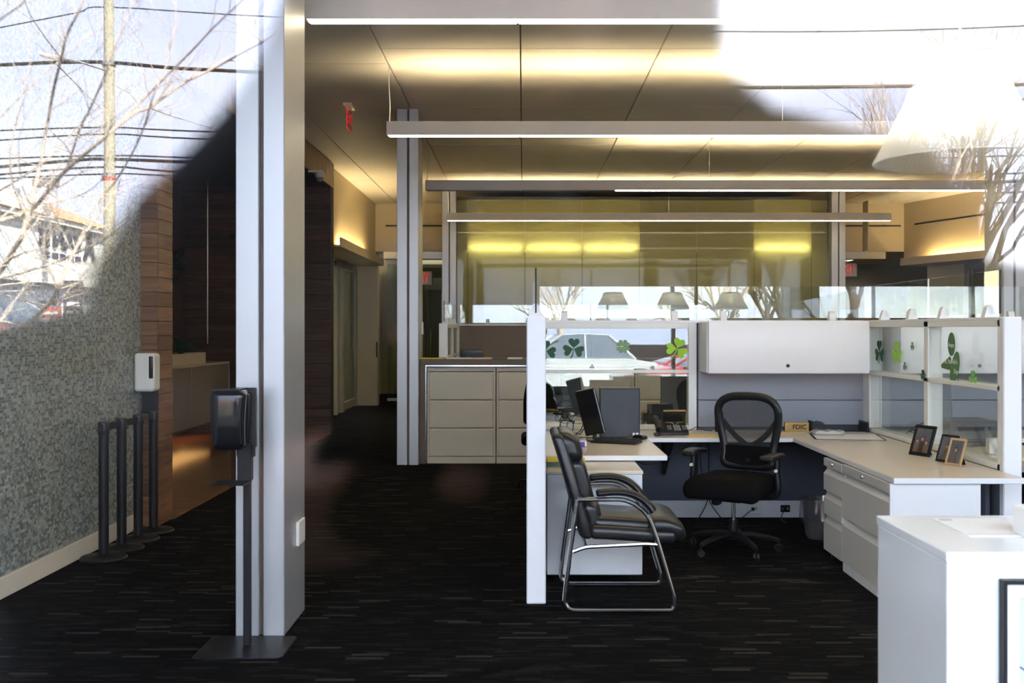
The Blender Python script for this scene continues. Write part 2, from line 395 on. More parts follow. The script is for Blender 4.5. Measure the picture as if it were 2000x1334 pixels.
# mosaic wall
lw = MB().box(-3.12, -2.913, .12, 7.80, 0, CZ + .03).build('wall_left', mat('pale_grout', (176, 176, 166), .8), smooth=0); tag(lw, 'wall of small grey green mosaic tiles', kind='structure')
def mosaic():
    rng = random.Random(3); v = []; f = []; cols = []
    pal = [(98, 105, 103), (128, 135, 132), (152, 158, 154), (172, 177, 172), (140, 146, 138), (114, 121, 120), (160, 164, 156)]
    z = .125
    while z < 3.9:
        yy = 3.2 + rng.random() * .03
        while yy < 7.785:
            wd = rng.choice((.015, .021, .021, .030)); y1 = min(yy + wd, 7.787); x = -2.913; xf_ = -2.9085 + rng.random() * .0008
            k = len(v); z1 = z + .0155
            v += [(x, yy, z), (x, y1, z), (x, y1, z1), (x, yy, z1), (xf_, yy, z), (xf_, y1, z), (xf_, y1, z1), (xf_, yy, z1)]
            f += [(k + 4, k + 5, k + 6, k + 7), (k, k + 1, k + 5, k + 4), (k + 1, k + 2, k + 6, k + 5), (k + 2, k + 3, k + 7, k + 6), (k + 3, k, k + 4, k + 7)]
            c = lin(rng.choice(pal)); cols += [c] * 5; yy = y1 + .0022
        z += .0178
    me = bpy.data.meshes.new('mosaic_tiles'); me.from_pydata(v, [], f)
    at = me.attributes.new('tile', 'FLOAT_COLOR', 'FACE'); at.data.foreach_set('color', [x for c in cols for x in (*c, 1)])
    m, n, l, out = new_mat('mosaic_tile'); p = n.new('ShaderNodeBsdfPrincipled'); p.inputs['Roughness'].default_value = .3
    a = n.new('ShaderNodeAttribute'); a.attribute_name = 'tile'; l.new(a.outputs['Color'], p.inputs['Base Color']); l.new(p.outputs[0], out.inputs[0])
    me.materials.append(m); return me
mo = link('mosaic_tiles', mosaic(), lw); mo['kind'] = 'stuff'
o = MB().cbox(-2.913, -2.895, .2, 7.79, 0, .118, .003).build('baseboard_left', mat('cream_baseboard', (214, 205, 190), .5), smooth=0); tag(o, 'cream baseboard under the mosaic wall', kind='structure')
# walnut portal: near pillar, header, far pillar
pil = MB().box(-3.2, -2.80, 7.805, 8.105, 0, CZ).build('pillar', M['gap'], smooth=0); tag(pil, 'pillar clad in stacked walnut boards beside the mosaic wall', 'pillar', kind='structure')
fm = MB().cbox(-.066, .066, -.012, .012, -.0545, .0545, .002).mesh('plank', M['pillarwood'], 0)
sm = MB().cbox(-.012, .012, -.158, .158, -.0545, .0545, .002).mesh('plank', M['pillarwoody'], 0)
for i in range(35):
    z = .056 + i * .1115
    for me, lc in ((fm, (-2.847, 7.795, z)), (sm, (-2.79, 7.955, z))):
        o = link('plank', me, pil); o.location = lc; o.matrix_parent_inverse = Matrix()
hd = MB().box(-3.05, -2.80, 8.12, 15.0, 3.58, CZ - .01).build('trim_1', M['gap'], smooth=0); tag(hd, 'walnut header board over the alcove opening', kind='structure')
hm = MB().cbox(-.012, .012, -.148, .148, -.17, .17, .002).mesh('plank', M['headwood'], 0)
for i in range(23):
    o = link('plank', hm, hd); o.location = (-2.79, 8.27 + i * .3, 3.745); o.matrix_parent_inverse = Matrix()
# alcove walls of dark planks
aw = MB().box(-5.2, -2.80, 14.93, 15.12, 0, CZ).build('wall_alcove', M['gap'], smooth=0); tag(aw, 'dark walnut plank wall at the end of the alcove', kind='structure')
rng = random.Random(5)
pms = {w_: MB().cbox(-w_ / 2, w_ / 2, -.012, .012, -.0545, .0545, .002).mesh('plank', M['wallwood'], 0) for w_ in (.6, .9, 1.2)}
for i in range(35):
    x = -5.2; z = .056 + i * .1115; seq = rng.choice(((.6, .9, .9), (.9, .6, .9), (.9, .9, .6), (1.2, 1.2), (.6, 1.2, .6), (1.2, .6, .6)))
    for w_ in seq:
        o = link('plank', pms[w_], aw); o.location = (x + w_ / 2, 14.915 + rng.random() * .004, z); o.matrix_parent_inverse = Matrix(); o.scale = ((w_ - .003) / w_, 1, 1); x += w_
ab = MB().box(-5.2, -4.93, 8.1, 14.93, 0, CZ).build('wall_alcove_side', wood('dark_walnut_side', (50, 35, 27), (80, 54, 38), .5, 1, 0), smooth=0); tag(ab, kind='structure')
o = MB().box(-5.2, -3.12, 7.9, 8.1, 0, CZ).build('wall_alcove_near', M['wallwood'], smooth=0); tag(o, kind='structure')
o = MB().box(-4.93, -3.05, 8.12, 14.9, 3.58, 3.64).build('ceiling_alcove', M['gap'], smooth=0); tag(o, kind='structure')
# corridor wall on the left beyond the portal
wl = struct('wall_corridor', 'warm lit corridor wall above the office doors')
MB().box(-3.1, -2.86, 15.0, 19.9, 2.74, CZ).build('upper_wall', M['wall'], wl, 0)
MB().box(-3.55, -3.3, 15.1, 17.85, 0, 2.76).box(-3.55, -3.3, 20.1, 24, 0, 2.76).build('lower_wall', M['wall'], wl, 0)
MB().box(-3.3, -2.69, 15.13, 19.75, 2.72, 2.75).build('soffit', M['wall'], wl, 0)
MB().box(-2.715, -2.69, 15.13, 19.75, 2.75, 2.86).build('ledge', M['wall'], wl, 0)
o = MB().tube([(-2.80, 15.7, 2.775), (-2.80, 18.4, 2.775)], .018, 8).build('cove_tube', M['cove']); tag(o, 'cove light tube hidden behind the corridor ledge by the office doors', 'light')
wd = struct('window_1', 'glazed office doors in pale frames under the corridor ledge', (-3.27, 17.9, 0))
f = MB()
for y0, y1 in ((17.88, 17.98), (18.38, 18.46), (18.50, 18.62), (19.93, 20.05)): f.cbox(-3.33, -3.25, y0, y1, .0, 2.70, .006)
f.cbox(-3.33, -3.25, 17.88, 20.05, 2.60, 2.72, .006).cbox(-3.32, -3.26, 18.5, 20.0, .02, .16, .006)
f.build('window_frame', mat('pale_grey_frame', (190, 186, 172), .5), wd)
MB().box(-3.297, -3.289, 17.98, 18.38, .02, 2.6).build('pane', M['dglass'], wd, 0); MB().box(-3.297, -3.289, 18.62, 19.93, .16, 2.6).build('pane', M['dglass'], wd, 0)
MB().tube([(-3.25, 18.42, 1.05), (-3.19, 18.42, 1.05), (-3.19, 18.56, 1.05), (-3.25, 18.56, 1.05)], .012).build('handle', M['steel'], wd)
o = MB().box(-4.6, -4.5, 17, 20.3, 0, 3).build('wall_office', mat('office_grey_paint', (140, 138, 124), .8), smooth=0); tag(o, kind='structure')  # even grey, darker than the corridor paint
# back wall: upper band with slot, vestibule below
wb = struct('wall_back', 'warm white upper back wall with thin black slot')
MB().box(-2.95, 7.42, 19.8, 20.0, 3.0, CZ).build('upper_band', M['wall'], wb, 0)
MB().box(-2.66, -.5, 19.795, 19.802, 3.485, 3.515).build('slot', M['blackplastic'], wb, 0)
MB().box(5.8, 7.30, 19.795, 19.802, 3.485, 3.515).build('slot', M['blackplastic'], wb, 0)
MB().box(-2.7, -1.0, 19.78, 20.15, 2.86, 2.995).box(5.6, 7.0, 19.78, 20.15, 2.86, 2.995).build('steel_band', M['steel'], wb, 0)
MB().box(-3.4, -2.86, 20.1, 20.35, 0, 3.0).build('pier', M['wall'], wb, 0)
MB().box(-3.4, 9.8, 23.8, 24, 0, CZ).build('rear_wall', mat('olive_paint', (150, 142, 112), .8), wb, 0)
MB().box(-2.95, 9.8, 20.0, 23.8, 3.0, 3.06).build('vestibule_ceiling', M['wall'], wb, 0)
dr = struct('door_1', 'frameless green tinted glass doors at the back of the corridor', (-2.0, 21.4, 0))
for k in range(2): MB().box(-2.84 + k * .85, -2.0 + k * .85, 21.39, 21.402, .03, 2.85).build('pane', M['dglass'], dr, 0)
MB().cbox(-2.84, -1.16, 21.37, 21.42, 0, .06).cbox(-2.84, -1.16, 21.37, 21.42, 2.85, 3.0).build('rail', M['steel'], dr)
MB().tube([(-2.06, 21.33, .9), (-2.06, 21.33, 1.5)], .015).tube([(-1.92, 21.33, .9), (-1.92, 21.33, 1.5)], .015).build('pull', M['chrome'], dr)
MB().cbox(-2.885, -2.86, 20.06, 20.1, .95, 1.25).build('card_reader', M['blackplastic'], dr)
for x, lb in ((-1.9, 'added light panel brightening the vestibule behind the slim column'), (6.6, 'added light panel brightening the vestibule on the far right')):
    o = MB().box(x - .5, x + .5, 20.6, 22.4 if x > 0 else 21.2, 2.985, 2.998).build('added_ceiling_light', emit('vestibule_fill', (1, .86, .55), 1.6), smooth=0); tag(o, lb, 'light')  # glowing panels added to lift the dark vestibules
# green glass wall made of metre-wide frosted panels
def frosted():
    m, n, l, out = new_mat('green_frosted_glass')
    d = n.new('ShaderNodeBsdfDiffuse'); d.inputs[0].default_value = lin((166, 163, 122)) + (1,)
    t = n.new('ShaderNodeBsdfTranslucent'); t.inputs[0].default_value = lin((196, 194, 160)) + (1,)
    mx = n.new('ShaderNodeMixShader'); mx.inputs[0].default_value = .5; l.new(d.outputs[0], mx.inputs[1]); l.new(t.outputs[0], mx.inputs[2])
    g = n.new('ShaderNodeBsdfGlossy'); g.inputs['Roughness'].default_value = .03
    lw_ = n.new('ShaderNodeLayerWeight'); lw_.inputs['Blend'].default_value = .15
    m2 = n.new('ShaderNodeMixShader'); m2.inputs[0].default_value = .028; l.new(mx.outputs[0], m2.inputs[1]); l.new(g.outputs[0], m2.inputs[2]); l.new(m2.outputs[0], out.inputs[0]); return m
M['frost'] = frosted()
gw = struct('wall_glass', 'back wall of green frosted glass panels lit from behind')
xs = [-1.15, -.967] + [-.967 + .995 * k for k in range(1, 7)] + [5.28]
for a, b in zip(xs[:-1], xs[1:]): MB().box(a + .004, b - .004, 17.78, 17.79, .05, 3.74).build('panel', M['frost'], gw, 0)
MB().box(-1.15, 5.28, 18.55, 18.6, 0, 3.8).box(-1.17, -1.15, 17.75, 19.8, 0, 3.8).box(5.28, 5.3, 17.95, 19.8, 0, 3.8).box(-1.15, 5.28, 17.78, 19.8, 3.75, 3.8).build('inner_wall', mat('sage_paint', (70, 72, 58), .8), gw, 0)
MB().box(-1.14, 5.27, 17.885, 18.10, 2.855, 2.875).build('light_shelf', M['wall'], gw, 0); MB().box(-1.14, 5.27, 18.08, 18.10, 2.875, 3.74).build('reflector', M['wall'], gw, 0)
for a in range(-1, 7): MB().box(-.967 + .995 * a + .99, -.967 + .995 * a + 1.0, 17.80, 18.08, 2.875, 3.74).build('bay_divider', M['wall'], gw, 0)
for k, (a, where) in enumerate(((0, 'first full panel from the near column'), (1, 'second full panel'), (2, 'third full panel'), (5, 'panel next to the far column'))):
    o = MB().tube([(-.92 + .995 * a, 17.858, 2.92), (-.02 + .995 * a, 17.858, 2.92)], .016, 8).build('backlight_tube', M['tube'])
    tag(o, 'glowing tube behind the green glass, ' + where, 'light', 'backlight tubes behind the green glass wall')
# angled wall on the far right, same ledge
AM = Matrix(((.32, -.947, 0, 7.36), (-.947, -.32, 0, 19.8), (0, 0, 1, 0), (0, 0, 0, 1)))
wr = struct('wall_right', 'angled warm lit wall with glowing ledge behind the cubicles')
def abox(*a): return MB().box(*a).xf(AM)
abox(0, 8, -.2, 0, 2.74, CZ).build('upper_wall', M['wall'], wr, 0)
abox(.3, 7.8, .0, .002, 3.485, 3.515).build('slot', M['blackplastic'], wr, 0)
abox(.1, 8, -.6, .17, 2.72, 2.75).build('soffit', M['wall'], wr, 0)
abox(.1, 8, .145, .17, 2.75, 2.86).build('ledge', M['wall'], wr, 0)
abox(0, 1.0, -.75, -.55, 0, 2.74).build('lower_wall', M['wall'], wr, 0)
abox(1, 8.2, -2.0, -1.9, 0, 2.74).build('office_wall', mat('office_dark_grey_paint', (110, 108, 100), .8), wr, 0)  # even grey, darker than the rest of this wall
MB().tube([(.75, .06, 2.775), (7.8, .06, 2.775)], .018, 8).xf(AM).build('cove_tube', M['cove']); tag(bpy.data.objects['cove_tube.001'], 'cove light tube behind the ledge of the angled wall on the right', 'light')
w2 = struct('window_2', 'dark glazed office fronts in pale frames under the angled ledge')
f = MB()
for u in (1.0, 2.25, 3.5, 4.75, 6.0, 7.25): f.cbox(u, u + .09, -.62, -.54, 0, 2.70)
f.cbox(1.0, 8, -.62, -.54, 2.6, 2.72).cbox(1.0, 8, -.62, -.54, 0, .12); f.xf(AM).build('window_frame', mat('taupe_frame', (150, 142, 128), .5), w2)
for u in (1.09, 2.34, 3.59, 4.84, 6.09): abox(u, u + 1.16, -.585, -.577, .12, 2.6).build('pane', M['dglass'], w2, 0)
o = MB().box(9.75, 9.95, .12, 24, 0, CZ + .2).build('wall_right_side', M['wall'], smooth=0); tag(o, kind='structure')
o = MB().box(-5.4, -5.2, 7.9, 24, 0, CZ + .2).build('wall_left_outer', M['wall'], smooth=0); tag(o, kind='structure')
# shop front
wf = MB().box(-3.12, 9.95, .02, .30, CZ + .02, 5.0).box(-3.5, -2.9, .02, .3, -.1, 5.0).box(9.6, 9.95, .02, .3, -.1, CZ + .02).build('wall_front', mat('facade_panel', (170, 170, 168), .6), smooth=0); tag(wf, 'shop front fascia above the windows', kind='structure')
o = MB().box(4.16, 4.62, .05, .45, 0, CZ + .02).build('pier', mat('grey_pier', (120, 120, 116), .6), smooth=0); tag(o, 'grey pier between two shop windows', 'pier', kind='structure')
xs = [-2.9, -1.8, 2.36, 4.16]
for i, (a, b) in enumerate(((-2.9, -1.8), (-1.8, 2.36), (2.36, 4.16), (4.62, 7.1), (7.1, 9.6))):
    wn = struct('window_%d' % (i + 3), ['narrow shop window beside the mosaic wall', 'large shop window right in front of the camera', 'shop window with the street number', 'shop window beyond the pier', 'shop window at the far right end'][i], (a, G, 0))
    MB().box(a + .03, b - .03, G - .004, G + .004, .05, CZ - .02).build('pane', M['fglass'], wn, 0)
    MB().cbox(a - .03, a + .03, G - .05, G + .06, 0, CZ + .02).cbox(a + .03, b - .03, G - .05, G + .06, 0, .05).build('mullion', M['alu'], wn)
    if i == 2: text('street_number', '2066', .165, (3.27, G - .006, 2.02), FACE_CAM, M['greyplastic'], wn, .0008, label='grey street number on the glass')
# ================================================================== HANGING LIGHTS
def fixture(y, label, dark_until=None):
    t = thing('linear_pendant', label, 'light', (2.38, y, 3.27), group='long linear pendant lights under the ceiling')
    x0, x1 = -1.25, 6.01
    MB().cbox(x0, x1, y - .05, y - .042, 3.275, 3.40, .002).cbox(x0, x1, y + .042, y + .05, 3.275, 3.40, .002).box(x0, x0 + .01, y - .042, y + .042, 3.275, 3.40).box(x1 - .01, x1, y - .042, y + .042, 3.275, 3.40).box(x0, x1, y - .042, y + .042, 3.33, 3.345).build('housing', M['fixt'], t, 0)
    for k in range(6):
        a = x0 + .02 + k * 1.207
        if dark_until is not None and a + 1.1 < dark_until:
            MB().box(a, a + 1.19, y - .041, y + .041, 3.27, 3.282).build('lens', M['greyplastic'], t, 0, label='unlit lens section')
            MB().box(a, a + 1.12, y - .035, y + .035, 3.35, 3.358).build('uplight_tube', M['greyplastic'], t, 0); continue
        MB().box(a, a + 1.19, y - .041, y + .041, 3.27, 3.282).build('lens', M['lens'], t, 0)
        MB().box(a + .12, a + 1.07, y - .035, y + .035, 3.35, 3.358).build('uplight_tube', M['uplight'], t, 0)
    for x in (x0 + .02, 2.38, x1 - .02):
        pts = [(x, y, 3.40), (x + .006, y, 3.55), (x - .004, y, 3.75), (x, y, CZ)] if x < 0 else [(x, y, 3.40), (x, y, CZ)]
        MB().tube(spline(pts, 4), .0045 if x < 0 else .0018, 6).build('cable', M['whiteplastic'], t)
M['fixt'] = mat('grey_fixture_paint', (212, 208, 204), .5, var=.01)
fixture(5.9, 'long linear pendant nearest the shop window at the top of the view')
fixture(9.4, 'long linear pendant second from the shop window')
fixture(13.1, 'long linear pendant third from the window with an unlit near end', 1.1)
fixture(16.75, 'shortest looking linear pendant in front of the green glass wall')
def shade_lamp(x, y, label):
    t = thing('pendant_lamp', label, 'lamp', (x, y, 1.96), group='ribbed glass pendant lamps over the front counter')
    n = 180; prof = [(.128, 2.165), (.140, 2.13), (.160, 2.09), (.182, 2.045), (.205, 2.00), (.224, 1.966), (.228, 1.960), (.224, 1.958), (.200, 2.00), (.176, 2.045), (.154, 2.09), (.134, 2.13), (.122, 2.160)]
    mb = MB(); vs = []; fs = []
    for i, (r, z) in enumerate(prof):
        for j in range(n):
            a = 2 * math.pi * j / n; rr = r + (.0016 if j % 2 else 0) * (1 if i < 6 else -1); vs.append((x + rr * math.cos(a), y + rr * math.sin(a), z))
    k = len(prof)
    for i in range(k):
        for j in range(n): fs.append((i * n + j, i * n + (j + 1) % n, ((i + 1) % k) * n + (j + 1) % n, ((i + 1) % k) * n + j))
    mb.add(vs, fs).build('shade', M['shade'], t, 20)
    MB().lathe([(0, 2.18), (.122, 2.175), (.128, 2.162), (.05, 2.158), (0, 2.158)], (x, y, 0), 40).build('cap', M['whiteplastic'], t)
    MB().lathe([(0, 2.03), (.03, 2.036), (.042, 2.06), (.036, 2.09), (.02, 2.115), (.02, 2.158)], (x, y, 0), 20).build('bulb', M['bulb'], t)
    MB().tube([(x, y, 2.175), (x, y, CZ)], .003, 6).build('cord', M['whiteplastic'], t)
def shade_mat():
    m, n, l, out = new_mat('ribbed_opal_glass')
    tl = n.new('ShaderNodeBsdfTranslucent'); tl.inputs[0].default_value = (.92, .90, .84, 1)
    tr = n.new('ShaderNodeBsdfTransparent'); tr.inputs[0].default_value = (.97, .97, .95, 1)
    gl = n.new('ShaderNodeBsdfGlossy'); gl.inputs['Roughness'].default_value = .08
    a = n.new('ShaderNodeMixShader'); a.inputs[0].default_value = .28; l.new(tl.outputs[0], a.inputs[1]); l.new(tr.outputs[0], a.inputs[2])
    b = n.new('ShaderNodeMixShader'); b.inputs[0].default_value = .10; l.new(a.outputs[0], b.inputs[1]); l.new(gl.outputs[0], b.inputs[2]); l.new(b.outputs[0], out.inputs[0]); return m
M['shade'] = shade_mat()
shade_lamp(1.194, 2.8, 'large white ribbed glass pendant lamp nearest the camera')
shade_lamp(1.98, 2.8, 'second ribbed glass pendant lamp along the front counter')
shade_lamp(2.76, 2.8, 'third ribbed glass pendant lamp along the front counter')

# ================================================================== CUBICLE PARTITIONS
PH = 1.57
def bracket(mb, c, axis):
    """small two-sided clip that carries a glass screen on the partition cap"""
    x, y = c; p = [(-.036, 0), (.036, 0), (.020, .06), (.010, .075), (-.010, .075), (-.020, .06)]
    if axis == 'y': mb.prism([(x + u, PH + v) for u, v in p], y - .024, y + .024, 'xz')
    else: mb.prism([(y + u, PH + v) for u, v in p], x - .024, x + .024, 'yz')
def side_partition(x0, x1, y0, y1, label, glassy, fab, base_z=.70):
    t = thing('cubicle_partition', label, 'partition', ((x0 + x1) / 2, (y0 + y1) / 2, 0))
    MB().cbox(x0 - .002, x1 + .002, y0, y0 + .055, .012, PH, .006).build('end_post', M['white'], t)
    MB().cbox(x0, x1, y0 + .055, y1, PH - .018, PH, .003).build('cap', M['white'], t)
    MB().box(x0 + .012, x1 - .012, y0 + .06, y1, .14, base_z if glassy else PH - .02).build('fabric_panel', fab, t, 0)
    MB().cbox(x0 + .004, x1 - .004, y0 + .055, y1, 0, .14).build('raceway', M['white'], t)
    if glassy:
        ym = (y0 + y1) / 2 - .08; f = MB()
        for a, b in ((y0 + .055, y0 + .085), (ym - .035, ym + .035), (y1 - .16, y1)): f.cbox(x0, x1, a, b, base_z, PH - .018, .003)
        for a, b in ((base_z, base_z + .035), (1.148, 1.178), (PH - .055, PH - .018)): f.cbox(x0, x1, y0 + .055, y1, a, b, .003)
        f.build('frame', M['frame'], t)
        for a, b in ((y0 + .085, ym - .035), (ym + .035, y1 - .16)):
            for z0, z1 in ((base_z + .035, 1.148), (1.178, PH - .055)):
                for xx in (x0 + .012, x1 - .020): MB().box(xx, xx + .006, a, b, z0, z1).build('pane', M['pglass2'], t, 0)
    ym = (y0 + y1) / 2; xc = (x0 + x1) / 2
    for a, b in ((y0 + .16, ym - .006), (ym + .006, y1 - .02)):
        MB().box(xc - .004, xc + .004, a, b, PH + .02, 1.842).build('screen_pane', M['pglass'], t, 0)
    MB().box(xc - .0045, xc + .0045, y0 + .150, y0 + .16, PH + .02, 1.842).build('edge_trim', M['blackpowder'], t, 0)
    for yy in (y0 + .30, ym - .25, ym + .3, y1 - .35):
        mb = MB(); bracket(mb, (xc, yy), 'y'); mb.build('screen_clip', M['white'], t, 0)
    return t
M['frame'] = mat('pale_frame_paint', (228, 230, 228), .45, var=.01)
M['pglass2'] = glass('clear_partition_glass', (.95, .965, .955), .035)
side_partition(.02, .12, 5.54, 8.15, 'left side partition of the front cubicle ending in a white post behind the guest chair', False, M['fabricdark'])
side_partition(2.70, 2.80, 5.75, 8.15, 'glazed side partition with shamrock cutouts beside the right desk', True, M['fabricdark'])
def back_partition(name_label, x0, x1, y0, sections, fab, fablow, clips, seams):
    t = thing('cubicle_partition', name_label, 'partition', ((x0 + x1) / 2, y0 + .05, 0)); y1 = y0 + .10
    MB().cbox(x0, x1, y0, y1, PH - .018, PH, .003).build('cap', M['white'], t)
    MB().cbox(x0, x1, y0 + .004, y1 - .004, 0, .135).build('raceway', M['white'], t)
    for kind, a, b in sections:
        if kind == 'glass':
            f = MB().cbox(a, a + .05, y0, y1, .70, PH - .018, .003).cbox(b - .065, b, y0, y1, .70, PH - .018, .003)
            for z0, z1 in ((.70, .735), (1.150, 1.176), (PH - .065, PH - .018)): f.cbox(a + .05, b - .065, y0, y1, z0, z1, .003)
            f.build('frame', M['frame'], t)
            for z0, z1 in ((.735, 1.150), (1.176, PH - .065)): MB().box(a + .05, b - .065, y0 + .012, y0 + .018, z0, z1).build('pane', M['pglass'], t, 0)
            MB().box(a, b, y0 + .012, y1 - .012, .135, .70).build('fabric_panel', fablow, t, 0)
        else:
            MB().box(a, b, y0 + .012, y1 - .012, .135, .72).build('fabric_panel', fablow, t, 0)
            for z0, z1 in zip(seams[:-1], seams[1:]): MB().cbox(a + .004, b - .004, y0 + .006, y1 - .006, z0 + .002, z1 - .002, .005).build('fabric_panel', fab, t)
        MB().box(a + .01, b - .01, -.004, .004, 0, .252).xf(Matrix.Translation((0, y0 + .05, PH + .02)) @ Matrix.Rotation(R(-1.0), 4, 'X')).build('screen_pane', M['pglass'], t, 0)
    for x in clips:
        mb = MB(); bracket(mb, (x, y0 + .05), 'x'); mb.build('screen_clip', M['white'], t, 0)
    return t
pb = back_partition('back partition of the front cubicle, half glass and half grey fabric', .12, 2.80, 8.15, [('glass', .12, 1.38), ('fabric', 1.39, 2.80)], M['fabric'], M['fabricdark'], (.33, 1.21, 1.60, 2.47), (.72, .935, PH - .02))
back_partition('grey fabric back partition of the cubicle seen through the shamrock glass', 2.81, 5.25, 8.15, [('fabric', 2.81, 5.25)], M['fabric'], M['fabricdark'], (3.1, 3.9, 4.7), (.72, .935, PH - .02))
back_partition('taupe fabric partition behind the filing cabinets', -.90, 2.8, 14.4, [('fabric', -.90, .95), ('fabric', .95, 2.8)], M['fabricbrown'], M['fabricbrown'], (-.5, .3, 1.2, 2.2), (.14, .72, PH - .02))
side_partition(-1.0, -.90, 12.15, 14.4, 'short partition with a beige end post behind the aluminium column', True, M['fabricbrown'])

# ------------------------------------------------ overhead bins
def bin_(x0, x1, y0, y1, label, group):
    t = thing('overhead_bin', label, 'cabinet', ((x0 + x1) / 2, (y0 + y1) / 2, 1.165), group=group)
    MB().cbox(x0, x1, y0 + .03, y1, 1.165, 1.558, .006).build('body', M['white'], t)
    prof = [(y0 + .028, 1.562), (y0 + .008, 1.562), (y0, 1.545), (y0, 1.185), (y0 + .010, 1.163), (y0 + .028, 1.163)]
    d = MB().prism(prof, x0 + .012, x1 - .012, 'yz').build('door', M['white'], t)
    MB().lathe([(.0, 0), (.0075, 0), (.0075, .004), (.013, .004), (.013, .012), (0, .012)], ((x0 + x1) / 2 - .01, y0 - .012, 1.222), 20, axis='y').build('lock', M['blackplastic'], d)
bin_(1.40, 2.645, 7.79, 8.15, 'white overhead storage bin with a small lock above the task chair', 'overhead bins')
bin_(2.86, 4.10, 7.79, 8.15, 'white overhead bin seen dimly through the shamrock glass', 'overhead bins')

# ================================================================== DESKS
def slab(name, label, x0, x1, y0, y1, z1=.70, th=.032, m=None):
    t = thing(name, label, 'desk', ((x0 + x1) / 2, (y0 + y1) / 2, 0))
    MB().box(x0 + .002, x1 - .002, y0 + .002, y1 - .002, z1 - .002, z1).build('surface', M['beigetop'], t, 0)
    MB().cbox(x0, x1, y0, y1, z1 - th, z1 - .0015, .003).build('edge', M['white'], t)
    return t
a = slab('office_desk', 'beige desk top carrying the monitor and keyboard behind the guest chair', .125, .912, 6.48, 8.14)
MB().cbox(.13, .16, 6.95, 8.12, 0, .668).build('support_panel', M['greymetal'], a)
b = slab('office_desk', 'narrow beige desk top along the back partition under the phone', .915, 1.985, 7.53, 8.14)
MB().prism([(7.62, .668), (8.14, .668), (8.14, .35), (8.10, .35)], 1.10, 1.125, 'yz').build('bracket', M['blackpowder'], b, 0)
c = slab('office_desk', 'long beige desk top over the drawer cabinets beside the shamrock glass', 1.99, 2.695, 5.5, 8.14)
MB().cbox(2.665, 2.69, 5.9, 8.1, 0, .668).build('support_panel', M['fabricdark'], c)
# desk in the next cubicle and behind the back partition
d = slab('office_desk', 'beige desk top in the next cubicle behind the shamrock glass', 2.81, 3.45, 5.95, 8.14)
MB().cbox(3.40, 3.43, 6.0, 8.1, 0, .668).build('support_panel', M['fabricdark'], d)
d = slab('office_desk', 'beige desk top along the far partition of the next cubicle', 3.455, 5.2, 7.5, 8.14)
MB().cbox(5.1, 5.15, 7.55, 8.1, 0, .668).build('support_panel', M['greymetal'], d)
d = slab('office_desk', 'beige desk top standing behind the glass half of the partition', .14, 1.9, 8.27, 8.95)
MB().cbox(.16, .2, 8.3, 8.9, 0, .668).build('support_panel', M['greymetal'], d); MB().cbox(1.8, 1.84, 8.3, 8.9, 0, .668).build('support_panel', M['greymetal'], d)
# cabinet under the left desk
t = thing('side_cabinet', 'pale grey cabinet with a beige top behind the guest chair', 'cabinet', (.42, 6.4, 0))
MB().cbox(.14, .705, 6.06, 6.80, .045, .640, .005).build('body', mat('pale_blue_grey_steel', (214, 216, 220), .4), t)
MB().cbox(.135, .71, 6.055, 6.80, .640, .662, .004).build('top', M['beigetop'], t)
for x in (.20, .65):
    for yy in (6.16, 6.7): MB().lathe([(0, -.01), (.022, -.01), (.022, .01), (0, .01)], (x, yy, .022), 16, axis='x').build('caster', M['blackplastic'], t)
# drawer cabinets under the long desk
def drawer(parent, x, y0, y1, z0, z1, m):
    h = z1 - z0
    d = MB().prism([(x + .045, z0), (x, z0), (x, z1 - .045), (x + .032, z1 - .008), (x + .034, z1), (x + .045, z1)], y0 + .003, y1 - .003, 'xz').build('drawer', m, parent, 20)
    MB().prism([(x + .022, z1), (x + .034, z1), (x + .034, z1 - .004), (x + .022, z1 - .004)], y0 + .006, y1 - .006, 'xz').build('pull', M['white'], d, 0)
    return d
def lockrail(parent, x, y0, y1, z0, z1, yl):
    d = MB().cbox(x, x + .02, y0 + .003, y1 - .003, z0, z1, .002).build('lock_rail', M['greymetal'], parent)
    MB().lathe([(0, -.008), (.009, -.008), (.011, 0)], (x, yl, (z0 + z1) / 2), 16, axis='x').build('lock', M['chrome'], d)
t = thing('pedestal_cabinet', 'narrow grey three drawer pedestal under the long desk', 'cabinet', (2.2, 6.56, 0))
MB().cbox(2.06, 2.46, 6.37, 6.752, .04, .655, .003).box(2.0, 2.06, 6.37, 6.385, .04, .655).box(2.0, 2.06, 6.737, 6.752, .04, .655).build('body', M['greymetal'], t)
lockrail(t, 1.98, 6.37, 6.752, .605, .655, 6.56)
for z0, z1 in ((.448, .600), (.290, .440), (.055, .282)): drawer(t, 1.98, 6.37, 6.752, z0, z1, M['greymetal'])
for yy in (6.42, 6.70):
    MB().lathe([(0, -.012), (.02, -.012), (.02, .012), (0, .012)], (2.03, yy, .02), 14, axis='x').build('caster', M['blackplastic'], t)
t = thing('lateral_cabinet', 'wide pale two drawer cabinet at the front end of the long desk', 'cabinet', (2.2, 5.96, 0))
MB().box(2.06, 2.47, 5.53, 6.365, .0, .666).box(1.9805, 2.06, 5.53, 5.545, .0, .666).box(2.0, 2.06, 6.35, 6.365, .0, .666).box(1.985, 2.06, 5.54, 6.36, 0, .055).build('body', M['white'], t)
lockrail(t, 1.98, 5.544, 6.365, .61, .664, 5.98)
for z0, z1 in ((.338, .604), (.06, .330)): drawer(t, 1.98, 5.544, 6.365, z0, z1, M['greymetal'])
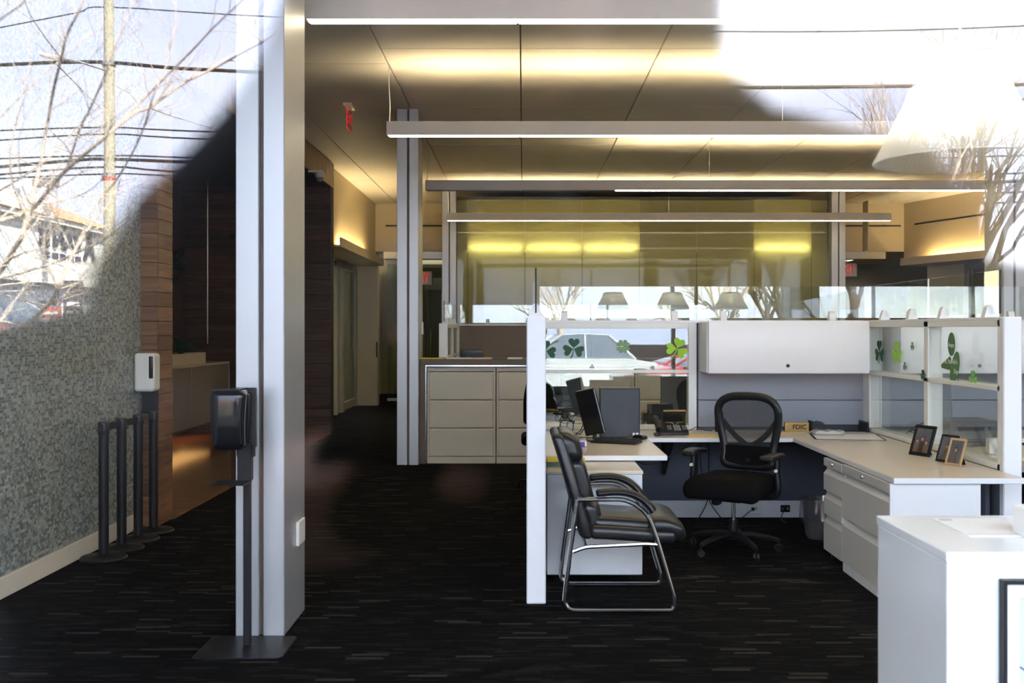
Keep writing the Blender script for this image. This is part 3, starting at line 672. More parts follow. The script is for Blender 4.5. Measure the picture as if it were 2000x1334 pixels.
# ------------------------------------------------ filing cabinets by the corridor
sr = thing('cabinet_surround', 'brown laminate counter wrapped around the row of filing cabinets', 'counter', (.4, 11.7, 0))
MB().cbox(-1.155, 2.1, 11.40, 12.05, 1.10, 1.165, .004).build('top', M['brownlam'], sr)
MB().cbox(-1.155, -1.09, 11.40, 12.05, 0, 1.10, .004).build('side_panel', M['brownlam'], sr)
MB().box(-1.09, -1.08, 11.405, 11.44, 0, 1.10).box(-1.08, 2.1, 11.405, 11.44, 1.085, 1.10).build('edge_strip', M['chrome'], sr, 0)
def lateral(x0):
    t = thing('filing_cabinet', '', 'cabinet', (x0 + .38, 11.7, 0), group='filing cabinets in a row under the brown counter')
    x1 = x0 + .765; y = 11.44
    MB().cbox(x0, x1, y + .07, 12.0, .0, 1.075, .003).box(x0, x0 + .02, y + .02, y + .07, 0, 1.075).box(x1 - .02, x1, y + .02, y + .07, 0, 1.075).build('body', M['beigemetal'], t)
    MB().cbox(x0, x1, y, y + .02, 1.03, 1.075, .002).build('top_rail', M['beigemetal'], t)
    MB().cbox(x0, x0 + .025, y + .004, y + .02, .08, 1.03, .002).build('side_rail', M['beigemetal'], t); MB().cbox(x1 - .025, x1, y + .004, y + .02, .08, 1.03, .002).build('side_rail', M['beigemetal'], t)
    MB().cbox(x0, x1, y, y + .02, 0, .075, .002).build('plinth', M['beigemetal'], t)
    MB().lathe([(0, -.006), (.008, -.006), (.010, 0)], (x0 + .38, y, 1.052), 14, axis='y').build('lock', M['steel'], t)
    for k in range(3):
        z0 = .087 + k * .315; d = MB().prism([(y + .02, z0), (y, z0), (y, z0 + .285), (y + .010, z0 + .302), (y + .02, z0 + .302)], x0 + .028, x1 - .028, 'yz').build('drawer', M['beigemetal'], t, 20)
        MB().box(x0 + .05, x0 + .12, y + .006, y + .0085, z0 + .285, z0 + .298).build('label_holder', M['paper'], d, 0)
    return t
f1 = lateral(-1.075); f1['label'] = 'beige three drawer filing cabinet at the column end of the row'
for k, lb in enumerate(('beige filing cabinet half hidden by the white partition post', 'beige filing cabinet seen through the lower glass behind the monitor', 'beige filing cabinet seen through the glass behind the desk phone')):
    cc = copy_tree(f1, label=lb); cc.location.x += .775 * (k + 1)
# papers on the brown counter
def sheet(name, label, cat, x, y, z, w, d, rz, m, th=.0025, group=None):
    o = MB().box(-w / 2, w / 2, -d / 2, d / 2, 0, th).build(name, m, smooth=0); o.location = (x, y, z); o.rotation_euler = (0, 0, R(rz)); return tag(o, label, cat, group)
sheet('folder', 'yellow folder on the brown counter beside the column', 'folder', -1.02, 11.62, 1.1665, .24, .30, -8, M['yellow'], .012)
sheet('paper_stack', 'pale paper stack next to the yellow folder', 'papers', -.73, 11.65, 1.1665, .28, .3, 4, M['paper'], .010)
sheet('folder', 'manila folder in the middle of the brown counter', 'folder', -.47, 11.58, 1.1665, .22, .28, 0, mat('pink_manila', (220, 190, 165), .7), .012)
sheet('tablet', 'dark flat pad between papers on the brown counter', 'pad', -.26, 11.55, 1.1665, .16, .22, 3, M['blackplastic'], .008)
sheet('paper_stack', 'white paper stack nearest the white post on the brown counter', 'papers', -.09, 11.55, 1.1665, .16, .24, -3, M['paper'], .014)
o = MB().cbox(-.08, .08, -.006, .006, 0, .008).build('pen', M['blackplastic']); o.location = (-1.03, 11.58, 1.1795); o.rotation_euler = (0, 0, R(-20)); tag(o, 'black pen lying on the yellow folder', 'pen')
t = thing('monitor', 'black monitor standing behind the brown counter', 'monitor', (-.7, 13.4, 0))
MB().cbox(-.82, -.52, 13.38, 13.42, .98, 1.23, .006).build('screen', M['screen'], t); MB().cbox(-.70, -.64, 13.42, 13.46, .72, 1.05).cbox(-.78, -.56, 13.36, 13.56, .71, .73).build('stand', M['blackplastic'], t)
d = slab('office_desk', 'desk top behind the filing cabinets under a dark monitor', -.88, .9, 13.1, 14.39, .71); MB().cbox(-.85, -.8, 13.2, 14.3, 0, .68).build('support_panel', M['greymetal'], d)

# ================================================================== FRONT COUNTER
t = thing('reception_counter', 'glossy white front counter under the pendant lamps', 'counter', (2.5, 3.0, 0))
MB().cbox(1.137, 4.0, 2.75, 3.30, .872, .90, .003).build('top', M['whitegloss'], t)
MB().cbox(1.139, 4.0, 2.752, 3.29, .0, .8715, .003).build('body', M['whitegloss'], t)
t = thing('framed_poster', 'framed pale blue poster on the front of the white counter', 'poster', (1.6, 2.74, .2))
f = MB()
for a in ((1.277, 1.921, .19, .20), (1.277, 1.921, .82, .831), (1.277, 1.288, .20, .82), (1.91, 1.921, .20, .82)): f.box(a[0], a[1], 2.722, 2.75, a[2], a[3])
f.build('frame', M['blackpowder'], t, 0)
f = MB()
for q in ([(1.288, .20), (1.288, .82), (1.322, .786), (1.322, .234)], [(1.91, .82), (1.91, .20), (1.876, .234), (1.876, .786)], [(1.288, .82), (1.91, .82), (1.876, .786), (1.322, .786)], [(1.91, .20), (1.288, .20), (1.322, .234), (1.876, .234)]): f.prism(q, 2.728, 2.75, 'xz')
f.build('mat_board', M['whitegloss'], t, 0)
MB().box(1.322, 1.876, 2.738, 2.75, .234, .786).build('picture', mat('pale_blue_print', (190, 202, 232), .2), t, 0)
MB().tube(spline([(1.323, 2.737, .60), (1.40, 2.737, .555), (1.55, 2.737, .50), (1.75, 2.737, .47), (1.875, 2.737, .465)], 5), .002, 6).build('printed_curve', M['ink'], t)
MB().box(1.323, 1.875, 2.736, 2.7385, .26, .33).build('printed_band', M['manila'], t, 0)
sheet('paper_sheet', 'printed sheet lying near the corner of the white counter', 'paper', 1.40, 3.10, .9005, .22, .28, 0, M['paper'], .0015)
sheet('paper_sheet', 'printed sheet lying beside the small white box on the counter', 'paper', 1.66, 3.12, .9005, .22, .28, -4, M['paper'], .0015)
MB().box(1.305, 1.345, 3.205, 3.222, .9021, .9024).build('printed_line', M['greyplastic'], bpy.data.objects['paper_sheet'], 0)
MB().box(1.30, 1.5, 2.99, 2.993, .902, .9024).build('printed_line', M['greyplastic'], bpy.data.objects['paper_sheet'], 0)
t = thing('small_box', 'small white box with a black curved line at the end of the counter', 'box', (1.50, 2.98, .9))
MB().cbox(1.442, 1.60, 2.92, 3.02, .9008, .985, .004).build('body', M['paper'], t)
MB().tube(spline([(1.447, 2.9195, .958), (1.465, 2.9195, .946), (1.49, 2.9195, .942), (1.515, 2.9195, .95)], 5), .0018, 6).build('printed_curve', M['ink'], t)
MB().box(1.45, 1.5, 2.9185, 2.9205, .912, .918).build('printed_line', M['greyplastic'], t, 0)
# ================================================================== GUEST CHAIR (chrome sled, black leather), faces +X
t = thing('guest_chair', 'black leather guest chair on a chrome sled frame beside the white post', 'chair', (.50, 5.685, 0))
def frame_side(y):
    p = [(.285, y, .60), (.222, y, .10)] ; r_ = .0125
    loop = fillet([(.285, y, .602), (.232, y, .20), (.212, y, .016), (.795, y, .016), (.80, y, .07), (.752, y, .235), (.70, y, .41), (.655, y, .53), (.55, y, .602), (.285, y, .602)], .07, 6)
    return MB().tube(loop, r_, 10)
for y in (5.405, 5.965):
    frame_side(y).build('sled_frame', M['chrome'], t)
    MB().tube(fillet([(.262, y, .325), (.325, y, .350), (.65, y, .366), (.712, y, .362)], .04), .011, 8).build('seat_rail', M['chrome'], t)
    pts = [(.385, y, .632), (.46, y, .640), (.54, y, .637), (.61, y, .612), (.66, y, .570), (.685, y, .535)]
    mb = MB().tube(spline(pts, 5), [.022] + [.031] * 24 + [.021], 12, flat=.75); mb.build('armrest', M['leather'], t)
MB().tube([(.33, 5.405, .352), (.33, 5.965, .352)], .010, 8).build('cross_tube', M['chrome'], t)
MB().tube([(.64, 5.405, .365), (.64, 5.965, .365)], .010, 8).build('cross_tube', M['chrome'], t)
def seatfn(q):
    x, y, z = q; s = (x + .26) / .52
    z += .018 * math.cos(y / .24 * 1.4) * (1 if z > 0 else .2) + .012 * math.cos(s * 3.1)
    return (x, y, z)
st = MB().rbox((.585, 5.685, .405), (.47, .50, .075), .034, 4, 8, seatfn)
so_ = st.build('seat', M['leather'], t, 60)
MB().rbox((.545, 5.685, .445), (.36, .44, .075), .037, 4, 8, seatfn).build('seat_cushion', M['leather'], so_, 60)
def rollfn(q):
    x, y, z = q; z -= .55 * max(0, x + .02) ** 1.4 + .10 * max(0, x); z += .004 * math.sin(y * 70) * (x > 0)
    return (x, y, z)
MB().rbox((.765, 5.685, .448), (.21, .49, .105), .05, 5, 8, rollfn).build('front_roll', M['leather'], so_, 60)
def lean(q, c):      # shear along the recline
    return q
def backfn(x0, k, bulge):
    def fn(q):
        x, y, z = q
        x += x0 - k * z - .30 * max(0, z - .0) ** 2
        x += (bulge * math.cos(min(1, abs(y) / .25) * 1.45) if q[0] > 0 else 0)
        return (x, y, z)
    return fn
shell = MB().rbox((.265, 5.685, .66), (.075, .50, .56), .034, 4, 8, lambda q: (q[0] - .27 * q[2] - .12 * max(0, q[2]) ** 2, q[1] * (1 - .12 * max(0, q[2]) / .28), q[2]))
bo = shell.build('backrest', M['leather'], t, 60)
def cush(z, h, dx, th, wy, taper=0):
    xc = .27 - .27 * (z - .66) - .12 * max(0, z - .66) ** 2 + dx
    return MB().rbox((xc, 5.685, z), (th, wy, h), min(th, h) * .47, 5, 6, lambda q: (q[0] - (.27 + .2 * max(0, z - .66)) * q[2] + .012 * math.cos(q[1] / wy * 2.6), q[1], q[2]))
cush(.485, .19, .050, .105, .43).build('back_cushion', M['leather'], bo, 60)
for yy in (5.555, 5.685, 5.815):
    xc = .27 - .27 * .02; MB().rbox((xc + .045, yy, .68), (.10, .135, .23), .035, 4, 5, lambda q: (q[0] - .27 * q[2], q[1], q[2])).build('back_channel', M['leather'], bo, 60)
cush(.865, .165, .030, .130, .44).build('headrest', M['leather'], bo, 60)

# ================================================================== TASK CHAIR (mesh back), local coords face -Y
t = thing('task_chair', 'black mesh back task chair on a five star base at the desk', 'chair', (1.42, 6.92, 0), -33)
for k in range(5):
    a = R(90 + 72 * k + 14); c_, s_ = math.cos(a), math.sin(a)
    b_ = MB().tube([(0, 0, .115), (.12 * c_, .12 * s_, .112), (.24 * c_, .24 * s_, .095), (.305 * c_, .305 * s_, .075)], [.034, .030, .023, .018], 8, flat=.7).build('base_arm', M['blackplastic'], t, local=True)
    w_ = MB()
    for sgn in (-1, 1): w_.lathe([(0, -.009), (.022, -.009), (.025, -.004), (.025, .004), (.022, .009), (0, .009)], (0, 0, 0), 16, axis='x')
    w_ = MB()
    for sgn in (-1, 1): w_.lathe([(0, -.008), (.022, -.008), (.025, -.003), (.025, .003), (.022, .008), (0, .008)], (sgn * .012, 0, .025), 16, axis='x')
    w_.tube([(0, 0, .03), (0, 0, .078)], .009, 8)
    w_.xf(Matrix.Translation((.305 * c_, .305 * s_, 0)) @ Matrix.Rotation(a + .9, 4, 'Z')).build('caster', M['blackplastic'], b_, local=True)
MB().lathe([(0, .08), (.045, .085), (.045, .13), (.032, .14), (.030, .215), (0, .22)], (0, 0, 0), 20).build('hub', M['blackplastic'], t, local=True)
MB().lathe([(0, .2), (.014, .2), (.014, .36), (0, .36)], (0, 0, 0), 16).build('gas_lift', M['chrome'], t, local=True)
MB().rbox((0, .02, .375), (.20, .28, .06), .02, 3, 2).rbox((-.10, -.05, .335), (.06, .07, .05), .02, 3, 2).build('tilt_mechanism', M['blackplastic'], t, local=True)
def tseat(q):
    x, y, z = q; k = 1 - .10 * max(0, y / .25); z -= .05 * max(0, (-y - .12) / .13) ** 2; z += .012 * math.cos(x / .27 * 1.5) - .012 * math.cos(y / .25 * 1.3)
    return (x * k, y, z)
MB().rbox((0, -.02, .455), (.54, .50, .125), .06, 5, 8, tseat).build('seat', M['blackfabric'], t, 60, local=True)
# backrest: outer frame, Y struts, mesh
OUT = [(0, 1.035), (.11, 1.03), (.185, 1.005), (.228, .955), (.236, .89), (.222, .80), (.200, .71), (.190, .64), (.195, .59), (.17, .553), (.09, .545), (0, .545)]
def bk(x, z): x *= .93; return (x, .235 - .30 * x * x + .06 * (z - .55) + .05 * math.cos((z - .70) * 5), z)
pts = [bk(x, z) for x, z in OUT] + [bk(-x, z) for x, z in OUT[-2:0:-1]]
ring = spline(pts + [pts[0]], 4)[:-1]; n_ = len(ring)
def closed_tube(mb, ring, r, n=8, flat=1.0):
    k = len(ring); vs = []; fs = []
    for i in range(k):
        T = (ring[(i + 1) % k] - ring[i - 1]).normalized(); bn = Vector((0, 1, 0)); bn = (bn - T * bn.dot(T)).normalized(); nr = T.cross(bn)
        for j in range(n):
            a = 2 * math.pi * j / n; vs.append(ring[i] + (nr * math.cos(a) * flat + bn * math.sin(a)) * r)
    for i in range(k):
        for j in range(n): fs.append((i * n + j, i * n + (j + 1) % n, ((i + 1) % k) * n + (j + 1) % n, ((i + 1) % k) * n + j))
    return mb.add(vs, fs)
br = closed_tube(MB(), ring, .019, 10, 1.5).build('backrest', M['blackplastic'], t, 60, local=True)
inner = MB(); rows = 14; cols = 8
def halfw(z):
    o = OUT
    for (xa, za), (xb, zb) in zip(o[1:-1], o[2:]):
        if zb <= z <= za: return xa + (xb - xa) * ((za - z) / (za - zb) if za != zb else 0)
    return .09
vs = []; fs = []
for i in range(rows + 1):
    z = .56 + (1.025 - .56) * i / rows; hw = halfw(z)
    for j in range(cols + 1): vs.append(bk(-hw + 2 * hw * j / cols, z))
for i in range(rows):
    for j in range(cols): fs.append((i * (cols + 1) + j, i * (cols + 1) + j + 1, (i + 1) * (cols + 1) + j + 1, (i + 1) * (cols + 1) + j))
def mesh_mat():
    m, n, l, out = new_mat('black_mesh_fabric')
    p = n.new('ShaderNodeBsdfPrincipled'); p.inputs['Base Color'].default_value = (.012, .012, .013, 1); p.inputs['Roughness'].default_value = .7
    tr = n.new('ShaderNodeBsdfTransparent'); tcn = n.new('ShaderNodeTexCoord'); mpn = n.new('ShaderNodeMapping'); mpn.inputs['Rotation'].default_value = (0, R(45), 0)
    ch = n.new('ShaderNodeTexChecker'); ch.inputs['Scale'].default_value = 260; l.new(tcn.outputs['Object'], mpn.inputs[0]); l.new(mpn.outputs[0], ch.inputs['Vector'])
    mx = n.new('ShaderNodeMixShader'); mr = n.new('ShaderNodeMapRange'); mr.inputs['To Min'].default_value = .16; mr.inputs['To Max'].default_value = .42
    l.new(ch.outputs['Fac'], mr.inputs['Value']); l.new(mr.outputs[0], mx.inputs[0]); l.new(p.outputs[0], mx.inputs[1]); l.new(tr.outputs[0], mx.inputs[2]); l.new(mx.outputs[0], out.inputs[0]); return m
inner.add(vs, fs).build('mesh', mesh_mat(), br, 60, local=True)
for s in (-1, 1):
    MB().tube(spline([(Vector(bk(s * .215, .86)) + Vector((0, .012, 0))), (Vector(bk(s * .12, .755)) + Vector((0, .014, 0))), (Vector(bk(s * .03, .69)) + Vector((0, .016, 0)))], 4), .020, 8, flat=.5, up=(0, 1, 0)).build('strut', M['blackplastic'], br, local=True)
lum = MB(); rr = []
for i in range(7):
    z = .55 + .135 * i / 6; hw = halfw(z) - .004; rr.append([Vector(bk(x, z)) + Vector((0, dy, 0)) for x, dy in ((-hw, -.016), (-hw * .4, -.020), (hw * .4, -.020), (hw, -.016), (hw, .016), (-hw, .016))])
lum.loft(rr).build('lumbar_pad', M['blackfabric'], br, 50, local=True)
MB().tube([(0, .10, .365), (0, .25, .38), (0, .285, .46), (0, .27, .60)], [.035, .035, .032, .03], 10, flat=.6).build('back_post', M['blackplastic'], t, local=True)
for s in (-1, 1):
    a_ = MB().tube(spline([(s * .16, .02, .385), (s * .275, .02, .39), (s * .305, .02, .44), (s * .298, .02, .54), (s * .295, .02, .645)], 4), [.026] * 16 + [.024], 8, flat=.8).build('arm_post', M['blackplastic'], t, local=True)
    MB().rbox((s * .292, -.01, .662), (.095, .255, .036), .017, 4, 4, lambda q: (q[0] + .02 * (q[1] / .13) ** 2 * -s, q[1], q[2] - .010 * (q[1] / .13) ** 2)).build('armrest', M['blackplastic'], t, 60, local=True)
    MB().lathe([(0, -.012), (.010, -.012), (.011, -.002), (.011, .004)], (s * .30, -.012, .565), 14, axis='y').build('height_button', M['whiteplastic'], a_, local=True)

# ================================================================== DESK ITEMS
def cable(name, label, pts, r=.0032, m=None, group=None):
    o = MB().tube(spline(pts, 6), r, 6).build(name, m or M['blackplastic']); return tag(o, label, 'cable', group)
Z = .7005
# computer tower lying upright with broad side to the camera
t = thing('computer_tower', 'slim charcoal computer tower standing broadside behind the keyboard', 'computer', (.72, 7.62, .7))
MB().cbox(.566, .858, 7.56, 7.66, Z, 1.066, .005).build('case', M['darkgreyplastic'], t)
MB().box(.566, .86, 7.555, 7.56, 1.052, 1.066).box(.856, .862, 7.57, 7.65, .72, 1.05).build('bezel', M['blackplastic'], t, 0)
text('embossed_name', 'lenovo', .05, (.655, 7.5592, .99), FACE_CAM, mat('embossed_charcoal', (52, 56, 66), .5), t, .0006)
for x in (.807, .832): MB().box(x, x + .018, 7.5585, 7.5605, .713, .735).build('sticker', M['paper'], t, 0)
# tilted monitor turned away to the left, seen nearly edge-on
t = thing('monitor', 'slim black monitor tilted beside the charcoal tower on the desk', 'monitor', (.50, 7.35, .7), 0)
Mm = Matrix.Translation((.478, 7.36, .92)) @ Matrix.Rotation(R(15), 4, 'Y').inverted() @ Matrix.Rotation(R(-68), 4, 'Z')
Mm = Matrix.Translation((.482, 7.36, .905)) @ Matrix.Rotation(R(-14), 4, 'Y') @ Matrix.Rotation(R(-24), 4, 'Z') @ Matrix.Identity(4)
MB().cbox(-.076, .076, -.015, .015, -.165, .165, .006).xf(Mm).build('housing', M['blackgloss'], t)
MB().box(-.066, .066, -.0165, -.0145, -.15, .152).xf(Mm).build('screen', M['screen'], t, 0)
MB().cbox(.500, .528, 7.36, 7.39, .708, .80).build('neck', M['blackplastic'], t)
MB().cbox(.455, .60, 7.29, 7.45, Z, .710, .004).build('foot', M['blackplastic'], t)
# keyboard and mouse
t = thing('keyboard', 'black computer keyboard in front of the charcoal tower', 'keyboard', (.70, 7.25, .7), 24)
MB().prism([(-.08, 0), (.08, 0), (.08, .024), (-.08, .010)], -.165, .165, 'yz').xf(Matrix.Rotation(R(8), 4, 'Z')).build('body', M['blackplastic'], t, 0, local=True)
k_ = MB()
for r_ in range(5):
    for c_ in range(15):
        x = -.155 + c_ * .0209; y = -.066 + r_ * .029; z = .011 + (y + .08) / .16 * .014
        k_.box(x, x + .0165, y, y + .022, z, z + .006)
ko = k_.xf(Matrix.Rotation(R(8), 4, 'Z')).build('keys', mat('black_keys', (34, 34, 37), .5), t, 0, local=True); ko['kind'] = 'stuff'
bpy.data.objects['keyboard'].location = (.655, 7.21, Z); bpy.data.objects['keyboard'].rotation_euler = (0, 0, R(-32))
o = MB().rbox((0, 0, .017), (.062, .105, .036), .017, 4, 3, lambda q: (q[0], q[1], max(-.017, q[2] * (1 - .25 * (q[1] / .05) ** 2)))).build('mouse', M['blackgloss'], smooth=60); o.location = (.845, 7.42, Z); o.rotation_euler = (0, 0, R(50)); tag(o, 'black computer mouse beside the keyboard', 'mouse')
# cable tangle on the left desk
rng = random.Random(11)
for k, (cx, cy, r_) in enumerate(((.36, 7.60, .085), (.40, 7.66, .065), (.33, 7.72, .055))):
    pts = []
    for i in range(9):
        a = i / 8 * 6.28 + k; pts.append((cx + r_ * math.cos(a) + rng.uniform(-.01, .01), cy + .04 * math.sin(a * .5 + k), .715 + .10 * (1 + math.sin(a)) * (r_ / .085) * .9))
    cable('cable_loop', ['large black cable loop left of the tilted monitor', 'middle black cable loop behind the tilted monitor', 'small black cable loop nearest the partition glass'][k], pts, .0035, group='cable tangle on the left desk')
cable('power_cable', 'black cable lying flat under the tilted monitor', [(.24, 7.5, .706), (.34, 7.42, .706), (.44, 7.50, .707), (.56, 7.48, .706), (.62, 7.5, .706)], .0035)
cable('power_cable', 'black cable running along the desk behind the keyboard', [(.50, 7.52, .706), (.60, 7.47, .706), (.70, 7.50, .706), (.80, 7.45, .706), (.86, 7.52, .706)], .003)
t = thing('medicine_box', 'small purple and white carton on the left desk', 'box', (.39, 6.98, .7))
MB().cbox(.352, .430, 6.95, 7.03, Z, .738, .002).build('carton', M['paper'], t); MB().box(.365, .418, 6.9485, 6.951, .703, .735).build('purple_panel', M['purple'], t, 0); MB().box(.352, .430, 6.9487, 6.9512, .7007, .705).build('purple_band', M['purple'], t, 0)
o = MB().rbox((0, 0, .009), (.10, .045, .016), .007, 3, 3).build('stapler', M['blackplastic'], smooth=60); o.location = (.33, 6.72, Z); o.rotation_euler = (0, 0, R(20)); tag(o, 'small black stapler by the guest chair headrest', 'stapler')
t = thing('card_pack', 'flat pack with a yellow band on the side cabinet behind the guest chair', 'pack', (.27, 6.25, .66))
MB().cbox(.145, .372, 6.20, 6.34, .6625, .705, .002).build('pack_body', M['ggrey'], t); MB().box(.143, .374, 6.198, 6.342, .698, .712).build('yellow_band', M['yellow'], t, 0)
text('printed_word', 'EXT', .030, (.185, 6.1985, .68), FACE_CAM, M['ink'], t, .0004)
# desk phone
def phone(loc, rz, label, lean=1):
    t = thing('desk_phone', label, 'phone', loc, rz)
    MB().prism([(-.10, 0), (.09, 0), (.09, .10), (.07, .105), (-.10, .022)], -.085, .125, 'yz').build('base', M['blackplastic'], t, 20, local=True)
    Ms = Matrix.Translation((.045, .045, .125)) @ Matrix.Rotation(R(20), 4, 'X')
    s_ = MB().cbox(-.09, .085, -.012, .012, -.05, .055, .005).xf(Ms).build('display_head', M['blackplastic'], t, local=True)
    MB().box(-.06, .06, -.0135, -.0115, -.03, .035).xf(Ms).build('screen', M['screen'], s_, 0, local=True)
    MB().box(-.088, .083, -.0135, .008, .053, .058).xf(Ms).build('gold_strip', M['brass'], s_, 0, local=True)
    Mk = Matrix.Translation((.045, -.005, .066)) @ Matrix.Rotation(math.atan2(.083, .17), 4, 'X')
    k_ = MB()
    for i in range(3):
        for j in range(4): k_.box(-.022 + i * .018, -.009 + i * .018, -.075 + j * .02, -.062 + j * .02, -.004, .006)
    for sx in (-.07, .045):
        for j in range(3): k_.box(sx, sx + .012, -.06 + j * .022, -.05 + j * .022, -.004, .005); k_.box(sx + .018, sx + .03, -.06 + j * .022, -.05 + j * .022, -.004, .005)
    k_.xf(Mk).build('keys', M['greyplastic'], t, 0, local=True)['kind'] = 'stuff'
    MB().prism([(-.072, .04), (-.03, .032), (-.016, .012), (.016, .012), (.03, .032), (.072, .04), (.072, .047), (-.072, .047)], -.003, .004, 'xy').xf(Mk).build('gold_trim', M['brass'], t, 0, local=True)
    MB().lathe([(0, 0), (.014, 0), (.014, .007), (0, .008)], (0, .03, 0), 20).xf(Mk).build('round_key', M['blackplastic'], t, local=True)
    h = MB().tube([(-.10, -.11, .045), (-.10, -.06, .062), (-.10, .04, .105), (-.10, .085, .118)], [.030, .022, .022, .030], 12, flat=.8).build('handset', M['blackplastic'], t, local=True)
    return t
phone((1.115, 7.80, Z), 4, 'black desk phone with gold trim on the narrow back desk')
o = MB().rbox((0, 0, .012), (.05, .075, .022), .01, 3, 2).build('headset_puck', M['blackplastic'], smooth=60); o.location = (1.005, 7.68, Z); tag(o, 'small black puck beside the desk phone handset', 'gadget')
sheet('folder', 'pale yellow folder between the desk phone and the task chair', 'folder', 1.335, 7.70, Z, .22, .22, 0, M['manila'], .002)
cable('phone_cable', 'black cable curling from the desk phone to the grey panel', [(1.22, 7.85, .715), (1.30, 8.0, .71), (1.37, 8.07, .73), (1.42, 8.02, .71), (1.48, 8.02, .706)], .003)
# energy drink can
t = thing('drink_can', 'tall black drink can with a red mark behind the task chair', 'can', (1.525, 7.98, .7))
MB().lathe([(0, 0), (.026, 0), (.032, .008), (.033, .015), (.033, .148), (.028, .160), (.026, .163), (.0245, .160), (0, .158)], (1.525, 7.98, Z), 28).build('body', M['blackgloss'], t)
MB().lathe([(.0262, .1595), (.0272, .1635), (.0245, .1635), (.0245, .1595)], (1.525, 7.98, Z), 28, close=True).build('rim', M['steel'], t)
MB().prism([(1.530, .775), (1.545, .770), (1.552, .79), (1.545, .812), (1.535, .808), (1.528, .79)], 7.942, 7.9475, 'xz').build('red_mark', M['red'], t, 0)
MB().box(1.513, 1.523, 7.9455, 7.9478, .715, .73).build('white_mark', M['paper'], t, 0)
# FDIC plaque
t = thing('plaque', 'gold plaque reading FDIC leaning on the grey panel', 'sign', (2.14, 8.03, .7))
MB().cbox(2.045, 2.232, 8.0, 8.03, Z, .772, .002).build('plate', M['brass'], t)
text('letters', 'FDIC', .050, (2.158, 7.9985, .735), FACE_CAM, M['ink'], t, .0008, bold=.0012)
MB().lathe([(.019, 0), (.019, .002), (.016, .002), (.016, 0)], (2.083, 7.998, .736), 24, axis='y', close=True).build('seal_ring', mat('dull_gold', (140, 112, 62), .5), t)
# dark file tray on the corner
t = thing('file_tray', 'low dark blue wall tray in the desk corner beside the gold plaque', 'tray', (2.45, 8.03, .7))
tm = mat('navy_plastic', (30, 33, 44), .5)
MB().cbox(2.27, 2.66, 8.09, 8.12, Z, .745).build('back', tm, t); MB().cbox(2.255, 2.27, 7.98, 8.12, Z, .78).cbox(2.66, 2.675, 7.93, 8.12, Z, .78).build('side', tm, t); MB().cbox(2.27, 2.66, 7.99, 8.09, Z, .706).build('floor', tm, t)
MB().prism([(2.27, .745), (2.32, .775), (2.36, .768), (2.385, .745)], 8.085, 8.115, 'xz').build('divider', tm, t, 0)
# desk papers
sheet('desk_pad', 'large white desk pad with black edge under the plastic bag', 'desk pad', 2.40, 7.60, Z, .50, .42, -10, M['ink'], .0015)
sheet('paper_sheet', 'white sheet on the black edged desk pad', 'paper', 2.40, 7.60, Z + .002, .47, .385, -10, M['paper'], .0015)
sheet('paper_sheet', 'pinkish sheet lying beside the task chair back', 'paper', 1.88, 7.75, Z, .21, .16, 14, mat('pink_paper', (226, 196, 176), .8), .001)
sheet('paper_sheet', 'cream sheet in front of the gold plaque', 'paper', 2.08, 7.86, Z, .22, .12, -3, mat('cream_paper', (224, 206, 172), .8), .001)
pbm = mat('crinkled_clear_plastic', (176, 174, 170), .15, var=.3, scale=40, bump=.9)
o = MB().rbox((0, 0, .016), (.22, .12, .03), .014, 4, 8, lambda q: (q[0] + .006 * math.sin(q[1] * 90), q[1] + .006 * math.sin(q[0] * 60), q[2] + .006 * math.sin(q[0] * 70) * (q[2] > 0))).build('plastic_bag', pbm, smooth=60); o.location = (2.30, 7.74, Z + .0045); o.rotation_euler = (0, 0, R(-4)); tag(o, 'crumpled clear plastic bag on the desk pad', 'bag')
# picture frames
M['photo'] = mat('grey_snapshot', (92, 94, 100), .25, var=.25, scale=12)
M['photoskin'] = mat('snapshot_faces', (176, 132, 106), .3); M['photodark'] = mat('snapshot_clothes', (58, 44, 44), .3)
def frame(loc, rz, w_, h_, b_, m, label, tilt=20, people=((0, .58),)):
    t = thing('picture_frame', label, 'picture frame', loc, rz)
    T = Matrix.Rotation(R(-tilt), 4, 'X'); f = MB()
    f.cbox(-w_ / 2, w_ / 2, -.006, .006, 0, b_, .002).cbox(-w_ / 2, w_ / 2, -.006, .006, h_ - b_, h_, .002).cbox(-w_ / 2, -w_ / 2 + b_, -.006, .006, b_, h_ - b_, .002).cbox(w_ / 2 - b_, w_ / 2, -.006, .006, b_, h_ - b_, .002)
    f.xf(T).build('frame', m, t, local=True)
    MB().box(-w_ / 2 + b_, w_ / 2 - b_, -.003, .004, b_, h_ - b_).xf(T).build('photo', M['photo'], t, 0, local=True)
    pr = MB()
    for k, (fx, fz) in enumerate(people): pr.prism([(fx + .012 * math.cos(u), h_ * fz + .016 * math.sin(u)) for u in [i / 14 * 6.283 for i in range(14)]], -.0047, -.0028, 'xz', 0).prism([(fx + .0085 * math.cos(u), h_ * fz - .004 + .011 * math.sin(u)) for u in [i / 14 * 6.283 for i in range(14)]], -.005, -.0028, 'xz', 1).prism([(fx - .022, b_), (fx + .022, b_), (fx + .017, h_ * fz - .018), (fx - .017, h_ * fz - .018)], -.0044, -.0028, 'xz', 0 if k % 2 else 2)
    pr.xf(T).build('printed_people', [M['photodark'], M['photoskin'], M['brownlam']], t, 0, local=True)
    a = R(tilt); yb = math.sin(a) * h_ * .6; MB().box(-.02, .02, -.002, .002, 0, 1).xf(Matrix.LocRotScale(Vector((0, yb + .05, .001)), Matrix.Rotation(math.atan2(.045, h_ * .58), 4, 'X').to_quaternion(), Vector((1, 1, h_ * .56)))).build('easel_leg', M['blackplastic'], t, 0, local=True)
